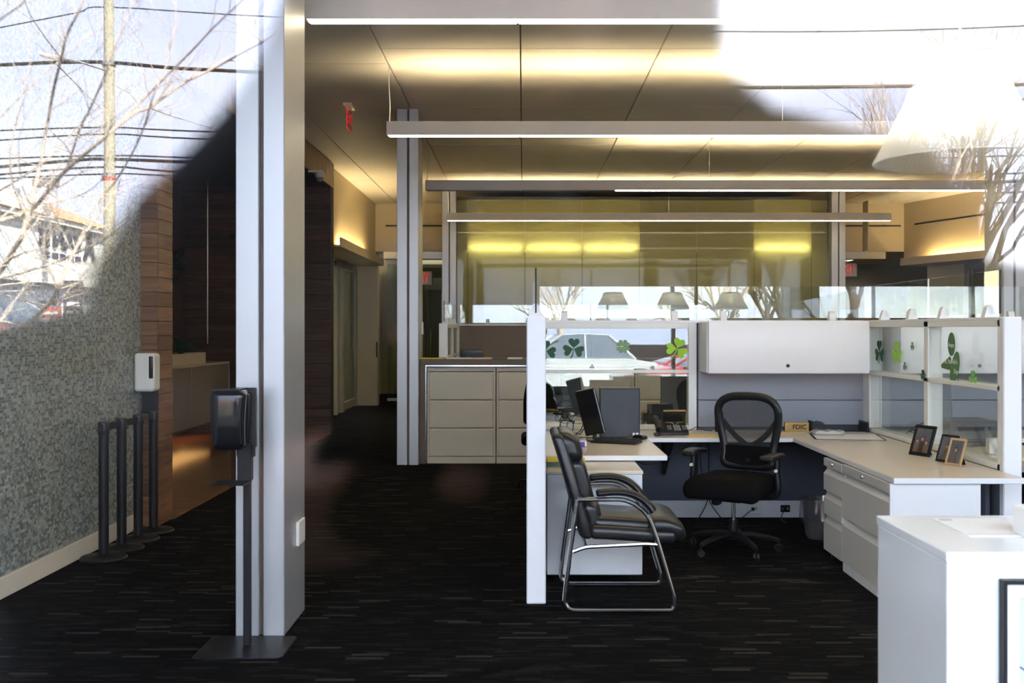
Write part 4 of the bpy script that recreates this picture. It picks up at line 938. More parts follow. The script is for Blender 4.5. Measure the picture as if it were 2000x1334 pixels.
frame((2.50, 6.47, Z), -64, .165, .20, .022, M['blackpowder'], 'black photo frame standing apart on the long desk', 20, ((-.036, .48), (0, .56), (.036, .45)))
frame((2.53, 6.16, Z), -66, .13, .17, .014, M['blackpowder'], 'thin black photo frame behind the wooden one')
frame((2.52, 6.01, Z), -64, .115, .165, .014, mat('light_wood_frame', (176, 146, 108), .5), 'light wood photo frame on the long desk')
# shamrock cutouts
def shamrock(s, leaves=3, stem=True):
    mb = MB()
    def leaf(a):
        pts = []
        for i in range(24):
            u = i / 24 * 2 * math.pi; hx = 16 * math.sin(u) ** 3; hy = 13 * math.cos(u) - 5 * math.cos(2 * u) - 2 * math.cos(3 * u) - math.cos(4 * u)
            px_, py_ = hx / 34, (hy + 17) / 34; pts.append((s * (px_ * math.cos(a) - py_ * math.sin(a)), s * (px_ * math.sin(a) + py_ * math.cos(a))))
        return pts
    for k in range(leaves):
        a = (k - 1) * R(108) if leaves == 3 else k * R(90) + R(45)
        mb.prism([(x * .62, z * .62) for x, z in leaf(a)], -.001, .001, 'xz')
    if stem: mb.prism([(-.02 * s, 0), (.02 * s, 0), (.0 * s, -.38 * s), (-.10 * s, -.52 * s), (-.14 * s, -.48 * s), (-.04 * s, -.3 * s)], -.0008, .0008, 'xz')
    return mb
def put(mb, m, loc, rot, label, cat='decoration', name='shamrock_cutout'):
    o = mb.build(name, m, smooth=0); o.location = loc; o.rotation_euler = rot; return tag(o, label, cat, 'shamrock decorations on the glass')
FR = 8.158
put(shamrock(.155), M['gdark'], (.400, FR, 1.345), (0, R(4), 0), 'dark green shamrock on the glass above the charcoal tower')
put(shamrock(.155), M['gdark'], (.178, FR, 1.325), (0, R(-8), 0), 'dark green shamrock half hidden behind the white post')
put(shamrock(.105, 4, True), M['gpale'], (.795, FR, 1.362), (0, 0, 0), 'pale green four leaf clover on the back glass')
put(shamrock(.16), M['glight'], (1.225, FR, 1.345), (0, R(20), 0), 'lime green shamrock on the glass above the desk phone')
put(shamrock(.035), M['ggrey'], (.548, FR, 1.20), (0, 0, 0), 'tiny grey clover low on the back glass above the tower')
put(shamrock(.035), M['gpale'], (1.03, FR, 1.19), (0, R(30), 0), 'tiny pale clover low on the back glass left of the phone')
XR = 2.705; RS = (0, 0, R(-90))
put(shamrock(.17), M['gdark'], (XR, 7.78, 1.325), RS, 'dark green shamrock on the side glass next to the overhead bin')
put(shamrock(.17), M['glight'], (XR, 7.42, 1.325), RS, 'lime green shamrock on the side glass')
put(shamrock(.06), M['gpale'], (XR, 7.12, 1.38), RS, 'small pale clover high on the side glass')
put(shamrock(.06), M['ggrey'], (XR, 7.26, 1.235), RS, 'small grey clover below the lime shamrock')
put(shamrock(.07), M['gdark'], (XR - .012, 6.90, 1.19), RS, 'small dark clover on the white frame of the side glass')
put(shamrock(.10), mat('bright_green_paper', (120, 180, 90), .6), (XR, 6.16, 1.20), RS, 'bright green clover low on the side glass near the end post')
t = thing('greeting_cutout', 'green three part cutout reading Happy St Patricks Day on the side glass', 'decoration', (2.70, 6.47, 1.3), group='shamrock decorations on the glass')
so_ = MB()
def ell(cx, cz, a, b, rot): return [(cx + a * math.cos(u) * math.cos(rot) - b * math.sin(u) * math.sin(rot), cz + a * math.cos(u) * math.sin(rot) + b * math.sin(u) * math.cos(rot)) for u in [i / 20 * 6.283 for i in range(20)]]
def yz(poly): return [(6.47 - u, 1.30 + v) for u, v in poly]
so_.prism(yz(ell(0, .105, .055, .075, 0)), 2.7045, 2.7065, 'yz'); so_.prism(yz([(-.02, .03), (-.16, -.03), (-.15, -.05), (-.03, -.06), (.01, -.02)]), 2.7045, 2.7065, 'yz'); so_.prism(yz(ell(.06, -.035, .055, .10, -.35)), 2.7043, 2.7063, 'yz'); so_.prism(yz([(-.02, -.04), (.02, -.04), (.01, -.13), (-.02, -.13)]), 2.7046, 2.7064, 'yz')
so_.build('leaves', M['gmid'], t, 0)
RT = (R(90), 0, R(-90))
text('word', 'Happy', .035, (2.7035, 6.47, 1.40), RT, M['paper'], t, .0004); text('word', "St. Patrick's", .042, (2.7035, 6.475, 1.295), RT, M['paper'], t, .0004); text('word', 'Day', .040, (2.7035, 6.40, 1.235), RT, M['paper'], t, .0004)
MB().lathe([(0, 0), (.02, 0), (.02, .002), (0, .002)], (2.7042, 6.37, 1.165), 16, axis='x').build('paper_coin', M['ggrey'], t)
# under the desk: outlets, cords, waste bin
def outlet(x, m, label, wd=.075):
    t = thing('power_outlet', label, 'outlet', (x, 8.14, .07)); z0, z1 = (.045, .10) if m is M['blackplastic'] else (.03, .115)
    MB().cbox(x - wd / 2, x + wd / 2, 8.146, 8.154, z0, z1, .002).build('plate', m, t)
    for s in (-1, 1):
        MB().box(x + s * .018 - .007, x + s * .018 + .007, 8.1445, 8.147, (z0 + z1) / 2 - .010, (z0 + z1) / 2 + .010).build('socket', M['greyplastic'], t, 0)
    MB().cbox(x - .02, x + .0, 8.115, 8.145, .06, .085).build('plug', M['blackplastic'], t)
outlet(1.835, M['white'], 'white power outlet on the raceway behind the task chair base', .115); outlet(2.085, M['blackplastic'], 'black power outlet on the raceway near the waste bin')
cable('power_lead', 'black cord from the white outlet to the floor', [(1.825, 8.12, .07), (1.78, 8.10, .05), (1.70, 8.06, .006), (1.55, 8.0, .006)])
cable('power_lead', 'black cord from the black outlet to the floor', [(2.075, 8.12, .07), (2.05, 8.10, .04), (2.03, 8.06, .006), (2.03, 7.9, .006)])
cable('power_lead', 'black cord sagging under the desk edge toward the side cabinet', [(.72, 7.2, .62), (.86, 7.3, .54), (1.0, 7.4, .55), (1.18, 7.55, .62), (1.30, 7.7, .66)], .0045)
cable('power_lead', 'black cord hanging straight down behind the task chair armrest', [(1.47, 8.12, .66), (1.47, 8.11, .4), (1.46, 8.11, .15), (1.36, 8.0, .006)], .004)
cable('power_lead', 'second black cord hanging behind the task chair seat', [(1.40, 8.12, .66), (1.41, 8.11, .4), (1.47, 8.11, .15), (1.56, 8.0, .006)], .004)
t = thing('waste_bin', 'waste bin with a clear plastic liner beside the drawer pedestal', 'bin', (2.13, 7.35, 0))
MB().lathe([(0, .0), (.085, .0), (.10, .02), (.125, .27), (.128, .28), (.12, .28), (.095, .03), (0, .02)], (2.13, 7.35, .002), 24).build('bin_body', mat('grey_bin_plastic', (86, 84, 84), .4), t)
rng = random.Random(2); prof = [(.142, .13), (.136, .22), (.134, .288), (.122, .29), (.116, .25)]; vs = []; fs = []
for i, (r_, z_) in enumerate(prof):
    for j in range(40):
        a = j / 40 * 6.283; q = r_ + .007 * math.sin(j * 1.9 + i) + rng.uniform(-.004, .004); vs.append((2.13 + q * math.cos(a), 7.35 + q * math.sin(a), z_ + (rng.uniform(-.03, .02) if i == 0 else 0)))
for i in range(4):
    for j in range(40): fs.append((i * 40 + j, i * 40 + (j + 1) % 40, (i + 1) * 40 + (j + 1) % 40, (i + 1) * 40 + j))
MB().add(vs, fs).build('liner', glass('liner_plastic', (.86, .87, .9), .12, .2), t, 50)
# ------------------------------------------------ things in the neighbouring cubicles
t = thing('monitor', 'black monitor seen from behind through the partition glass', 'monitor', (.39, 8.6, .7))
Ma = Matrix.Translation((.40, 8.52, .955)) @ Matrix.Rotation(R(5), 4, 'Y').inverted() @ Matrix.Rotation(R(12), 4, 'Z')
MB().cbox(-.088, .088, -.015, .015, -.17, .17, .006).xf(Ma).build('housing', M['blackplastic'], t); MB().cbox(.38, .43, 8.55, 8.58, .71, .82).cbox(.32, .50, 8.47, 8.64, Z, .71).build('stand', M['blackplastic'], t)
text('maker_name', 'acer', .055, (.39, 8.503, 1.075), (R(90), 0, R(12)), M['darkgreyplastic'], t, .0006)
phone((1.16, 8.55, Z), 180, 'dark desk phone seen from behind through the partition glass')
o = MB().cbox(1.00, 1.12, 8.60, 8.72, Z, .80, .006).build('speaker_box', M['brownlam']); tag(o, 'small brown speaker on the desk behind the glass', 'speaker')
t = thing('monitor', 'dark monitor behind the second phone beyond the glass', 'monitor', (1.33, 8.8, .7)); MB().cbox(1.18, 1.52, 8.78, 8.82, .80, 1.10, .006).build('housing', M['blackplastic'], t); MB().cbox(1.33, 1.37, 8.82, 8.85, .71, .9).cbox(1.25, 1.45, 8.74, 8.92, Z, .71).build('stand', M['blackplastic'], t)
t = thing('office_chair', 'black chair back seen through the glass beside the white post', 'chair', (.22, 9.45, 0))
MB().rbox((.22, 9.45, .87), (.44, .08, .50), .038, 4, 5, lambda q: (q[0] * (1 - .25 * max(0, q[2]) / .25), q[1] + .4 * q[0] ** 2, q[2])).build('backrest', M['blackfabric'], t, 60); MB().rbox((.22, 9.65, .47), (.48, .46, .09), .04, 4, 5).build('seat', M['blackfabric'], t, 60)
MB().tube([(.22, 9.63, .06), (.22, 9.63, .43)], .03, 12).tube([(.22, 9.45, .45), (.22, 9.47, .65)], .03, 10).build('post', M['blackplastic'], t)
for k in range(5):
    a = R(72 * k + 10); MB().tube([(.22, 9.63, .09), (.22 + .28 * math.cos(a), 9.63 + .28 * math.sin(a), .05), (.22 + .30 * math.cos(a), 9.63 + .30 * math.sin(a), .0)], .02, 8).build('base_arm', M['blackplastic'], t)
t = thing('printer', 'dark grey printer on the desk behind the shamrock glass', 'printer', (3.3, 7.3, .7))
MB().rbox((3.10, 7.20, .785), (.36, .36, .165), .02, 3, 2).build('body', M['darkgreyplastic'], t, 60); MB().cbox(3.0, 3.24, 6.98, 7.03, .705, .73).build('tray', M['blackplastic'], t); MB().box(2.98, 3.2, 7.017, 7.022, .80, .83).build('panel', M['blackgloss'], t, 0)
o = MB().rbox((3.32, 8.10, 1.0), (.17, .06, .42), .025, 3, 5, lambda q: (q[0] * (.75 - .5 * q[2]), q[1], q[2] - .05 * abs(q[0]))).build('jacket', mat('slate_cloth', (92, 95, 104), .9, bump=.3), smooth=60); tag(o, 'grey jacket hanging on the panel seen through the shamrock glass', 'jacket')
cable('cable_loop', 'black cable heap on the desk behind the shamrock glass', [(2.9, 7.75, .71), (2.95, 7.7, .77), (3.05, 7.72, .80), (3.1, 7.78, .74), (3.0, 7.8, .71), (2.92, 7.72, .73), (3.02, 7.66, .76), (3.15, 7.7, .71)], .004)
o = MB().cbox(2.98, 3.06, 6.55, 6.6, Z, .80, .003).build('card_holder', M['whiteplastic']); tag(o, 'small white card holder behind the side glass', 'holder')
t = thing('acrylic_stand', 'clear slanted acrylic stand behind the photo frames and side glass', 'stand', (2.95, 6.4, .7)); MB().box(-.09, .09, -.002, .002, 0, .20).xf(Matrix.Translation((2.95, 6.35, Z)) @ Matrix.Rotation(R(60), 4, 'Z') @ Matrix.Rotation(R(-22), 4, 'X')).build('panel', M['pglass2'], t, 0); MB().box(-.09, .09, -.05, .05, 0, .003).xf(Matrix.Translation((2.95, 6.35, Z)) @ Matrix.Rotation(R(60), 4, 'Z')).build('foot', M['pglass2'], t, 0)
o = MB().cbox(3.0, 3.35, 6.05, 6.3, Z, .71).build('paper_stack', M['paper']); tag(o, 'white paper stack on the next cubicle desk', 'papers')
t = thing('office_chair', 'grey chair back behind the right end post', 'chair', (3.05, 5.4, 0))
MB().rbox((3.12, 5.72, .53), (.46, .10, .60), .045, 4, 5).build('backrest', M['fabricdark'], t, 60); MB().rbox((3.12, 5.45, .44), (.48, .46, .09), .04, 4, 4).build('seat', M['fabricdark'], t, 60)
for sx in (2.92, 3.32):
    for yy in (5.27, 5.66): MB().tube([(sx, yy, .42), (sx, yy, .0)], .012, 8).build('leg', M['chrome'], t)

# ================================================================== LEFT SIDE
# sanitizer floor stand in front of the near column
t = thing('sanitizer_stand', 'black hand sanitizer dispenser on a floor stand in front of the near column', 'sanitizer', (-1.305, 4.84, 0))
MB().prism([(-1.51, 4.665), (-1.49, 4.655), (-1.12, 4.655), (-1.10, 4.675), (-1.10, 4.975), (-1.12, 4.99), (-1.49, 4.99), (-1.51, 4.975)], .0, .006, 'xy').build('base_plate', M['blackpowder'], t)
MB().cbox(-1.322, -1.288, 4.83, 4.86, .006, 1.215, .003).build('pole', M['blackpowder'], t)
MB().cbox(-1.335, -1.272, 4.775, 4.83, .79, .96, .004).cbox(-1.345, -1.262, 4.80, 4.83, .90, .96, .004).build('bracket', M['blackpowder'], t)
MB().cbox(-1.43, -1.27, 4.66, 4.80, .786, .793, .003).build('drip_tray', M['blackpowder'], t)
MB().cbox(-1.37, -1.255, 4.80, 4.832, .945, 1.225, .004).build('back_plate', M['blackplastic'], t)
def disp(q):
    x, y, z = q; k = 1 + .06 * z / .13; return (x * k + .02 * (1 - (z / .14) ** 2) * (-1 if y < 0 else 0) * .3, y * (1 - .18 * max(0, -z) / .14), z)
dsp = MB().rbox((-1.352, 4.735, 1.082), (.155, .13, .275), .032, 4, 6, disp).build('dispenser', M['blackgloss'], t, 60)
MB().box(-1.43, -1.30, 4.70, 4.79, 1.218, 1.224).build('lid_seam', M['blackplastic'], dsp, 0)
# wall dispenser on the pillar
t = thing('soap_dispenser', 'white hand sanitizer dispenser fixed to the walnut pillar', 'sanitizer', (-2.79, 7.68, 1.03))
MB().rbox((-2.83, 7.705, 1.177), (.155, .15, .29), .03, 4, 3).build('body', M['whiteplastic'], t, 60)
MB().rbox((-2.775, 7.632, 1.215), (.030, .015, .165), .006, 3, 2).build('window', M['blackgloss'], t, 60)
MB().cbox(-2.895, -2.77, 7.765, 7.783, .86, 1.04).build('back_plate', M['blackpowder'], t); MB().cbox(-2.89, -2.775, 7.66, 7.775, .855, .862).build('drip_tray', M['steel'], t)
# belt stanchions
SP = [(-2.745, 6.70), (-2.745, 7.0), (-2.745, 7.30), (-2.745, 7.60)]
LB = ['black belt stanchion nearest the camera by the mosaic wall', 'second black belt stanchion along the mosaic wall', 'third black belt stanchion along the mosaic wall', 'black belt stanchion touching the walnut pillar']
s0 = thing('stanchion', LB[0], 'stanchion', (SP[0][0], SP[0][1], 0), group='belt stanchions by the mosaic wall')
MB().lathe([(0, 0), (.147, 0), (.149, .006), (.142, .016), (.05, .026), (.036, .035), (0, .035)], (0, 0, 0), 40).build('base', M['blackpowder'], s0, local=True)
MB().lathe([(.032, .03), (.032, .82), (0, .82)], (0, 0, 0), 24).build('post', M['blackpowder'], s0, local=True)
MB().lathe([(0, .815), (.036, .815), (.037, .82), (.037, .885), (.034, .892), (0, .892)], (0, 0, 0), 24).cbox(-.012, .012, -.046, .046, .83, .88).build('belt_head', M['blackplastic'], s0, local=True)
for k in range(1, 4):
    c = copy_tree(s0, label=LB[k]); c.location = (SP[k][0], SP[k][1], .0 if k % 2 == 0 else .0)
o = MB().box(-2.7465, -2.7435, 6.75, 6.95, .832, .878).build('belt', M['blackpowder']); tag(o, 'black belt between the first two stanchions', 'belt', 'stanchion belts')
o = MB().box(-2.7465, -2.7435, 7.05, 7.25, .832, .878).build('belt', M['blackpowder']); tag(o, 'black belt between the second and third stanchions', 'belt', 'stanchion belts')
# floating cabinet in the alcove
t = thing('wall_cabinet', 'long taupe cabinet floating above the alcove floorboards', 'cabinet', (-4.5, 11.9, .25))
cm = mat('taupe_lacquer', (128, 118, 104), .4)
MB().cbox(-4.92, -4.215, 9.2, 14.6, .26, 1.02, .004).build('body', M['brownlam'], t)
for a, b in ((9.2, 11.1), (11.1, 12.95), (12.95, 14.6)): MB().cbox(-4.215, -4.195, a + .006, b - .006, .255, 1.02, .003).build('door', cm, t)
MB().cbox(-4.93, -4.19, 9.2, 14.62, 1.02, 1.045, .003).build('top', mat('cream_stone_top', (196, 180, 156), .25), t)
MB().box(-4.215, -4.19, 14.60, 14.62, .255, 1.02).build('end_trim', M['chrome'], t, 0)
o = MB().box(-4.8, -4.4, 12.6, 14.4, .235, .25).build('glow_strip', M['ledstrip']); tag(o, 'amber light strip glowing under the floating cabinet', 'light')
t = thing('planter', 'low cream planter box on the floating cabinet', 'planter', (-4.45, 13.2, 1.045))
MB().box(-4.72, -4.28, 12.4, 12.42, 1.046, 1.19).box(-4.72, -4.28, 13.78, 13.8, 1.046, 1.19).box(-4.72, -4.70, 12.42, 13.78, 1.046, 1.19).box(-4.30, -4.28, 12.42, 13.78, 1.046, 1.19).box(-4.7, -4.3, 12.42, 13.78, 1.046, 1.07).build('box_body', mat('cream_planter', (206, 190, 160), .5), t, 0)
def leaves(n, c, rad, seed, size=.07):
    rng = random.Random(seed); mb = MB()
    for i in range(n):
        d = Vector((rng.gauss(0, 1), rng.gauss(0, 1), abs(rng.gauss(.6, .7)))).normalized() * rad * rng.uniform(.5, 1); p = Vector(c) + d; s = size * rng.uniform(.6, 1.2)
        u = d.cross(Vector((0, 0, 1))).normalized() if d.cross(Vector((0, 0, 1))).length > .01 else Vector((1, 0, 0)); q = (d + Vector((0, 0, -.3 * rad))).normalized()
        nn = u.cross(q).normalized() * s * .15
        mb.add([p - q * s, p + u * s * .4 + nn, p + q * s, p - u * s * .4 + nn, p], [(0, 1, 4), (1, 2, 4), (2, 3, 4), (3, 0, 4)])
    return mb
for k, (y, z) in enumerate(((12.65, 1.26), (13.05, 1.25), (13.5, 1.27))):
    p_ = thing('plant', ['bushy plant at the near end of the cream planter', 'bushy plant in the middle of the cream planter', 'bushy plant at the far end of the cream planter'][k], 'plant', (-4.5, y, 1.07), group='plants in the alcove planter')
    leaves(70, (-4.5, y, z - .06), .17, k).build('foliage', M['green'], p_, 0); MB().tube([(-4.5, y, 1.072), (-4.5, y, z)], .012, 6).build('stem', M['green'], p_)
t = thing('hanging_plant', 'leafy plant hanging on the dark alcove wall', 'plant', (-4.75, 13.6, 2.2)); leaves(120, (-4.72, 13.75, 2.28), .26, 9, .08).build('foliage', M['green'], t, 0); MB().lathe([(0, 0), (.09, .0), (.11, .12), (.10, .12), (0, .06)], (-4.75, 13.75, 2.1), 20).build('pot', M['blackpowder'], t); MB().box(-4.94, -4.72, 13.74, 13.76, 2.11, 2.125).build('hook_arm', M['blackpowder'], t, 0)
o = MB().tube([(-4.35, 14.1, 1.3), (-4.35, 14.1, 3.58)], .014, 10).build('hanging_rod', M['chrome']); tag(o, 'thin chrome rod hanging from the alcove ceiling', 'rod')
# security camera
t = thing('dome_camera', 'small white dome camera under the walnut header', 'camera', (-2.66, 13.3, 3.5))
MB().box(-2.79, -2.60, 13.28, 13.32, 3.54, 3.56).build('bracket', M['whiteplastic'], t, 0); MB().lathe([(0, 3.54), (.055, 3.54), (.06, 3.50), (.055, 3.47)], (-2.64, 13.3, 0), 20).build('housing', M['whiteplastic'], t); MB().lathe([(.052, 3.47), (.045, 3.44), (.025, 3.42), (0, 3.415)], (-2.64, 13.3, 0), 20).build('dome', M['greyplastic'], t)
# exit signs
t = thing('exit_sign', 'edge lit red exit sign hanging from the ceiling near the portal', 'sign', (-1.88, 11.1, 3.65))
MB().cbox(-1.93, -1.84, 10.96, 11.24, CZ - .03, CZ - .002).build('canopy', M['whiteplastic'], t)
MB().box(-1.890, -1.882, 10.95, 11.25, 3.66, CZ - .03).build('acrylic_panel', glass('clear_red_acrylic', (.95, .7, .66), .05), t, 0); MB().box(-1.892, -1.880, 10.95, 11.25, 3.655, 3.662).box(-1.892, -1.880, 10.946, 10.952, 3.66, 3.90).build('glowing_edge', M['redglow'], t, 0)
text('letters', 'EXIT', .17, (-1.878, 11.1, 3.77), (R(90), 0, R(90)), M['redglow'], t, .0005)
for x, z, lb in ((-1.99, 2.50, 'red and white exit sign half hidden by the slim aluminium column'), (6.33, 2.66, 'red exit sign standing in for a mirrored one near the far column')):  # second sign is a solid stand-in for a mirrored exit sign
    t = thing('exit_sign', lb, 'sign', (x, 20.05, z)); MB().cbox(x - .2, x + .2, 20.04, 20.08, z - .13, z + .13, .006).build('housing', M['whiteplastic'], t); text('letters', 'EXIT', .24, (x, 20.038, z), FACE_CAM, M['redglow'], t, .002, sx=.62, bold=.004)
    MB().tube([(x, 20.06, z + .13), (x, 20.06, 2.9)], .012, 6).build('stem', M['steel'], t)
o = MB().cbox(-1.155, -1.13, 11.55, 11.60, 1.44, 1.58).build('wall_plate', M['whiteplastic']); tag(o, 'small white plate on the back edge of the slim column', 'cover plate')
# ================================================================== STREET IN FRONT OF THE SHOP (seen as reflections in the glass)
def street(px, py, d):   # a point seen in the shop window at depth d stands that far in front of the glass
    return Vector(((px - 1022) * d / 2000, 2 * G - d, 1.5 - (py - 643) * d / 2000))
o = MB().box(-70, 70, -90, -3.4, -.30, -.10).build('street', mat('asphalt', (27, 27, 29), .95, var=.25, scale=6, spec=.05), smooth=0); tag(o, 'dark asphalt car park and street outside', kind='structure')
o = MB().box(-70, 70, -3.4, .15, -.30, 0).build('sidewalk', mat('concrete_walk', (120, 118, 112), .9, var=.1, scale=4, spec=.1), smooth=0); tag(o, 'concrete sidewalk along the shop front', kind='structure')
o = MB().box(-5.4, 9.95, .15, 24.1, -.30, -.12).build('floor_slab', M['gap'], smooth=0); tag(o, kind='structure')
# white shop across the street
bw = mat('white_stucco', (238, 236, 228), .8, var=.03); bt = mat('tan_roof_tile', (196, 150, 108), .8, var=.2, scale=20)
t = thing('shop_building', 'white shop across the street with a tan roof and dark sign letters', 'building', (-20, -31, 0))
MB().box(-26, -16.0, -38.4, -24, -.12, 3.0).build('lower_wall', mat('pale_stucco', (224, 226, 232), .8), t, 0)
MB().box(-26, -15.5, -38.2, -23.5, 3.0, 4.95).build('sign_wall', bw, t, 0)
MB().box(-26.3, -15.2, -38.5, -23.2, 4.95, 5.12).build('cornice', bw, t, 0)
MB().add([(-15.1, -38.6, 5.12), (-15.1, -23.1, 5.12), (-26.4, -23.1, 5.12), (-26.4, -38.6, 5.12), (-19, -33.5, 6.9), (-19, -27.5, 6.9), (-22, -27.5, 6.9), (-22, -33.5, 6.9)], [(0, 1, 5, 4), (1, 2, 6, 5), (2, 3, 7, 6), (3, 0, 4, 7), (4, 5, 6, 7), (0, 3, 2, 1)]).build('roof', bt, t, 0)
MB().prism([(-33.0, 5.12), (-29.0, 5.12), (-31, 6.0)], -16.8, -15.2, 'yz').build('gable', bw, t, 0)
nv = mat('navy_sign_letter', (34, 38, 70), .5)
RX = (R(90), 0, R(90))
text('sign_letter', 'A', 1.34, (-15.47, -36.1, 4.34), RX, nv, t, .05, bold=.02); text('sign_letters', 'VANTI', .80, (-15.47, -33.9, 4.42), RX, nv, t, .05, sx=1.38, bold=.012)
for k in range(5): MB().box(-15.5, -15.46, -35.4 + k * .58, -35.0 + k * .58, 3.84, 4.02).build('small_sign_letter', nv, t, 0)
MB().box(-16.0, -15.94, -36.6, -35.2, 1.0, 2.4).build('shop_window', M['carglass'], t, 0); MB().box(-16.0, -15.94, -33.4, -30.2, .6, 2.5).build('shop_window', M['carglass'], t, 0)
MB().box(-15.5, -15.46, -38.0, -37.4, 3.1, 3.6).build('red_plaque', mat('brick_red_paint', (176, 70, 60), .6), t, 0)
# price board and red sign
t = thing('price_board', 'tall dark price board with white and red rows in front of the white shop', 'sign', (-8.8, -19.6, -.1))
MB().box(-8.98, -8.63, -19.66, -19.60, .9, 2.45).build('board', mat('charcoal_board', (58, 56, 66), .5), t, 0); MB().box(-8.85, -8.76, -19.68, -19.64, -.1, .9).build('post', M['steel'], t, 0)
MB().box(-8.91, -8.66, -19.598, -19.59, 1.95, 2.03).build('white_row', M['paper'], t, 0)
for k in range(3): MB().box(-8.91, -8.78, -19.598, -19.59, 1.80 - k * .12, 1.86 - k * .12).build('white_row', M['greyplastic'], t, 0)
MB().box(-8.97, -8.64, -19.598, -19.592, 1.22, 1.42).build('red_panel', M['red'], t, 0); MB().box(-8.92, -8.82, -19.591, -19.586, 1.28, 1.36).box(-8.74, -8.67, -19.591, -19.586, 1.28, 1.36).build('white_digits', M['paper'], t, 0)
t = thing('shop_sign', 'small red sign with a dark top beside the price board', 'sign', (-9.2, -20.6, 0))
MB().box(-9.87, -9.48, -20.62, -20.57, 1.72, 2.09).build('board', mat('brick_red_board', (168, 70, 62), .6), t, 0); MB().box(-9.87, -9.48, -20.568, -20.56, 1.97, 2.09).build('dark_band', nv, t, 0); MB().box(-9.84, -9.52, -20.568, -20.56, 1.80, 1.86).build('white_row', M['paper'], t, 0); MB().box(-9.72, -9.66, -20.62, -20.57, -.1, 1.72).build('post', M['steel'], t, 0)
# utility poles and lines
pw = mat('weathered_pole_wood', (168, 163, 142), .9, var=.2, stretch=(12, 12, .6), scale=3)
def pole(x, y, lb):
    t = thing('utility_pole', lb, 'pole', (x, y, 0)); MB().tube([(x, y, -.1), (x + .02, y, 6), (x - .02, y, 12.5)], [.17, .15, .12], 14).build('pole', pw, t)
    MB().box(x - 1.1, x + 1.1, y - .06, y + .06, 11.4, 11.55).build('crossarm', pw, t, 0)
    for z in (5.7, 8.75): MB().lathe([(.16, -.05), (.185, -.05), (.185, .05), (.16, .05)], (x, y, z), 14, close=True).build('bracket', M['steel'], t)
    MB().lathe([(.16, -.04), (.172, -.04), (.172, .04), (.16, .04)], (x, y, 5.6), 14, close=True).build('red_band', M['red'], t)
    return t
P1 = street(213, 600, 28)
pole(P1.x, P1.y, 'pale wooden utility pole in front of the white shop')
pole(24.5, P1.y, 'pale wooden utility pole farther along the street')
pole(P1.x - 1.0, P1.y + 16, 'pale wooden utility pole nearest the shop, out beyond the mosaic wall')
W = [([(0, 127), (110, 122), (213, 122), (330, 132), (460, 139), (1000, 165), (1410, 171), (1800, 168), (2000, 165), (2700, 120)], .05, 'thick sagging cable crossing high over the street'),
     ([(0, 54), (150, 25), (213, 14), (558, 34), (1300, 60), (1900, 55), (2700, 10)], .018, 'topmost thin power line'),
     ([(0, 255), (213, 249), (425, 258), (1400, 290), (2100, 285), (2700, 250)], .022, 'upper of two thin lines below the thick cable'),
     ([(0, 274), (213, 262), (425, 273), (1400, 310), (2100, 300), (2700, 262)], .022, 'lower of two thin lines below the thick cable'),
     ([(0, 310), (213, 304), (420, 310), (1400, 345), (2100, 335), (2700, 304)], .022, 'line just above the lamp junction box'),
     ([(0, 326), (150, 313), (213, 311), (420, 319), (1400, 360), (2100, 350), (2700, 312)], .045, 'thick bundled cable by the junction box'),
     ([(0, 341), (213, 326), (420, 340), (1400, 385), (2100, 370), (2700, 326)], .028, 'line below the bundled cable'),
     ([(0, 349), (213, 340), (380, 346), (1400, 400), (2100, 390), (2700, 340)], .022, 'lowest power line over the street')]
for pts, r_, lb in W:
    p = [street(a, b, 28) for a, b in pts]; p = [Vector((P1.x - 1.0, P1.y + 16, p[0].z + .5))] + spline(p, 5)
    o = MB().tube(p, r_, 6).build('power_line', M['blackpowder']); tag(o, lb, 'power line', 'power lines over the street')
c_ = street(90, 357, 28); t = thing('junction_box', 'grey junction box hanging on the power lines', 'box', c_); MB().cbox(c_.x - .35, c_.x + .35, c_.y - .1, c_.y + .1, c_.z - .13, c_.z + .13, .04).build('case', M['steel'], t); MB().tube([(c_.x - .2, c_.y, c_.z + .1), (c_.x - .2, c_.y, c_.z + .3)], .02).tube([(c_.x + .2, c_.y, c_.z + .1), (c_.x + .2, c_.y, c_.z + .32)], .02).build('hanger', M['steel'], t)
c_ = street(97, 110, 27.6); t = thing('street_lamp', 'white street lamp head on an arm near the pole top', 'lamp', c_); MB().rbox((c_.x, c_.y, c_.z), (.55, .22, .12), .05, 3, 2, lambda q: (q[0], q[1], q[2] - .25 * q[0])).build('lamp_head', M['whiteplastic'], t, 60); MB().tube([(c_.x + .2, c_.y, c_.z - .05), (c_.x + .8, c_.y, c_.z - .15), (P1.x, P1.y, c_.z - .3)], .03).build('arm', M['steel'], t)
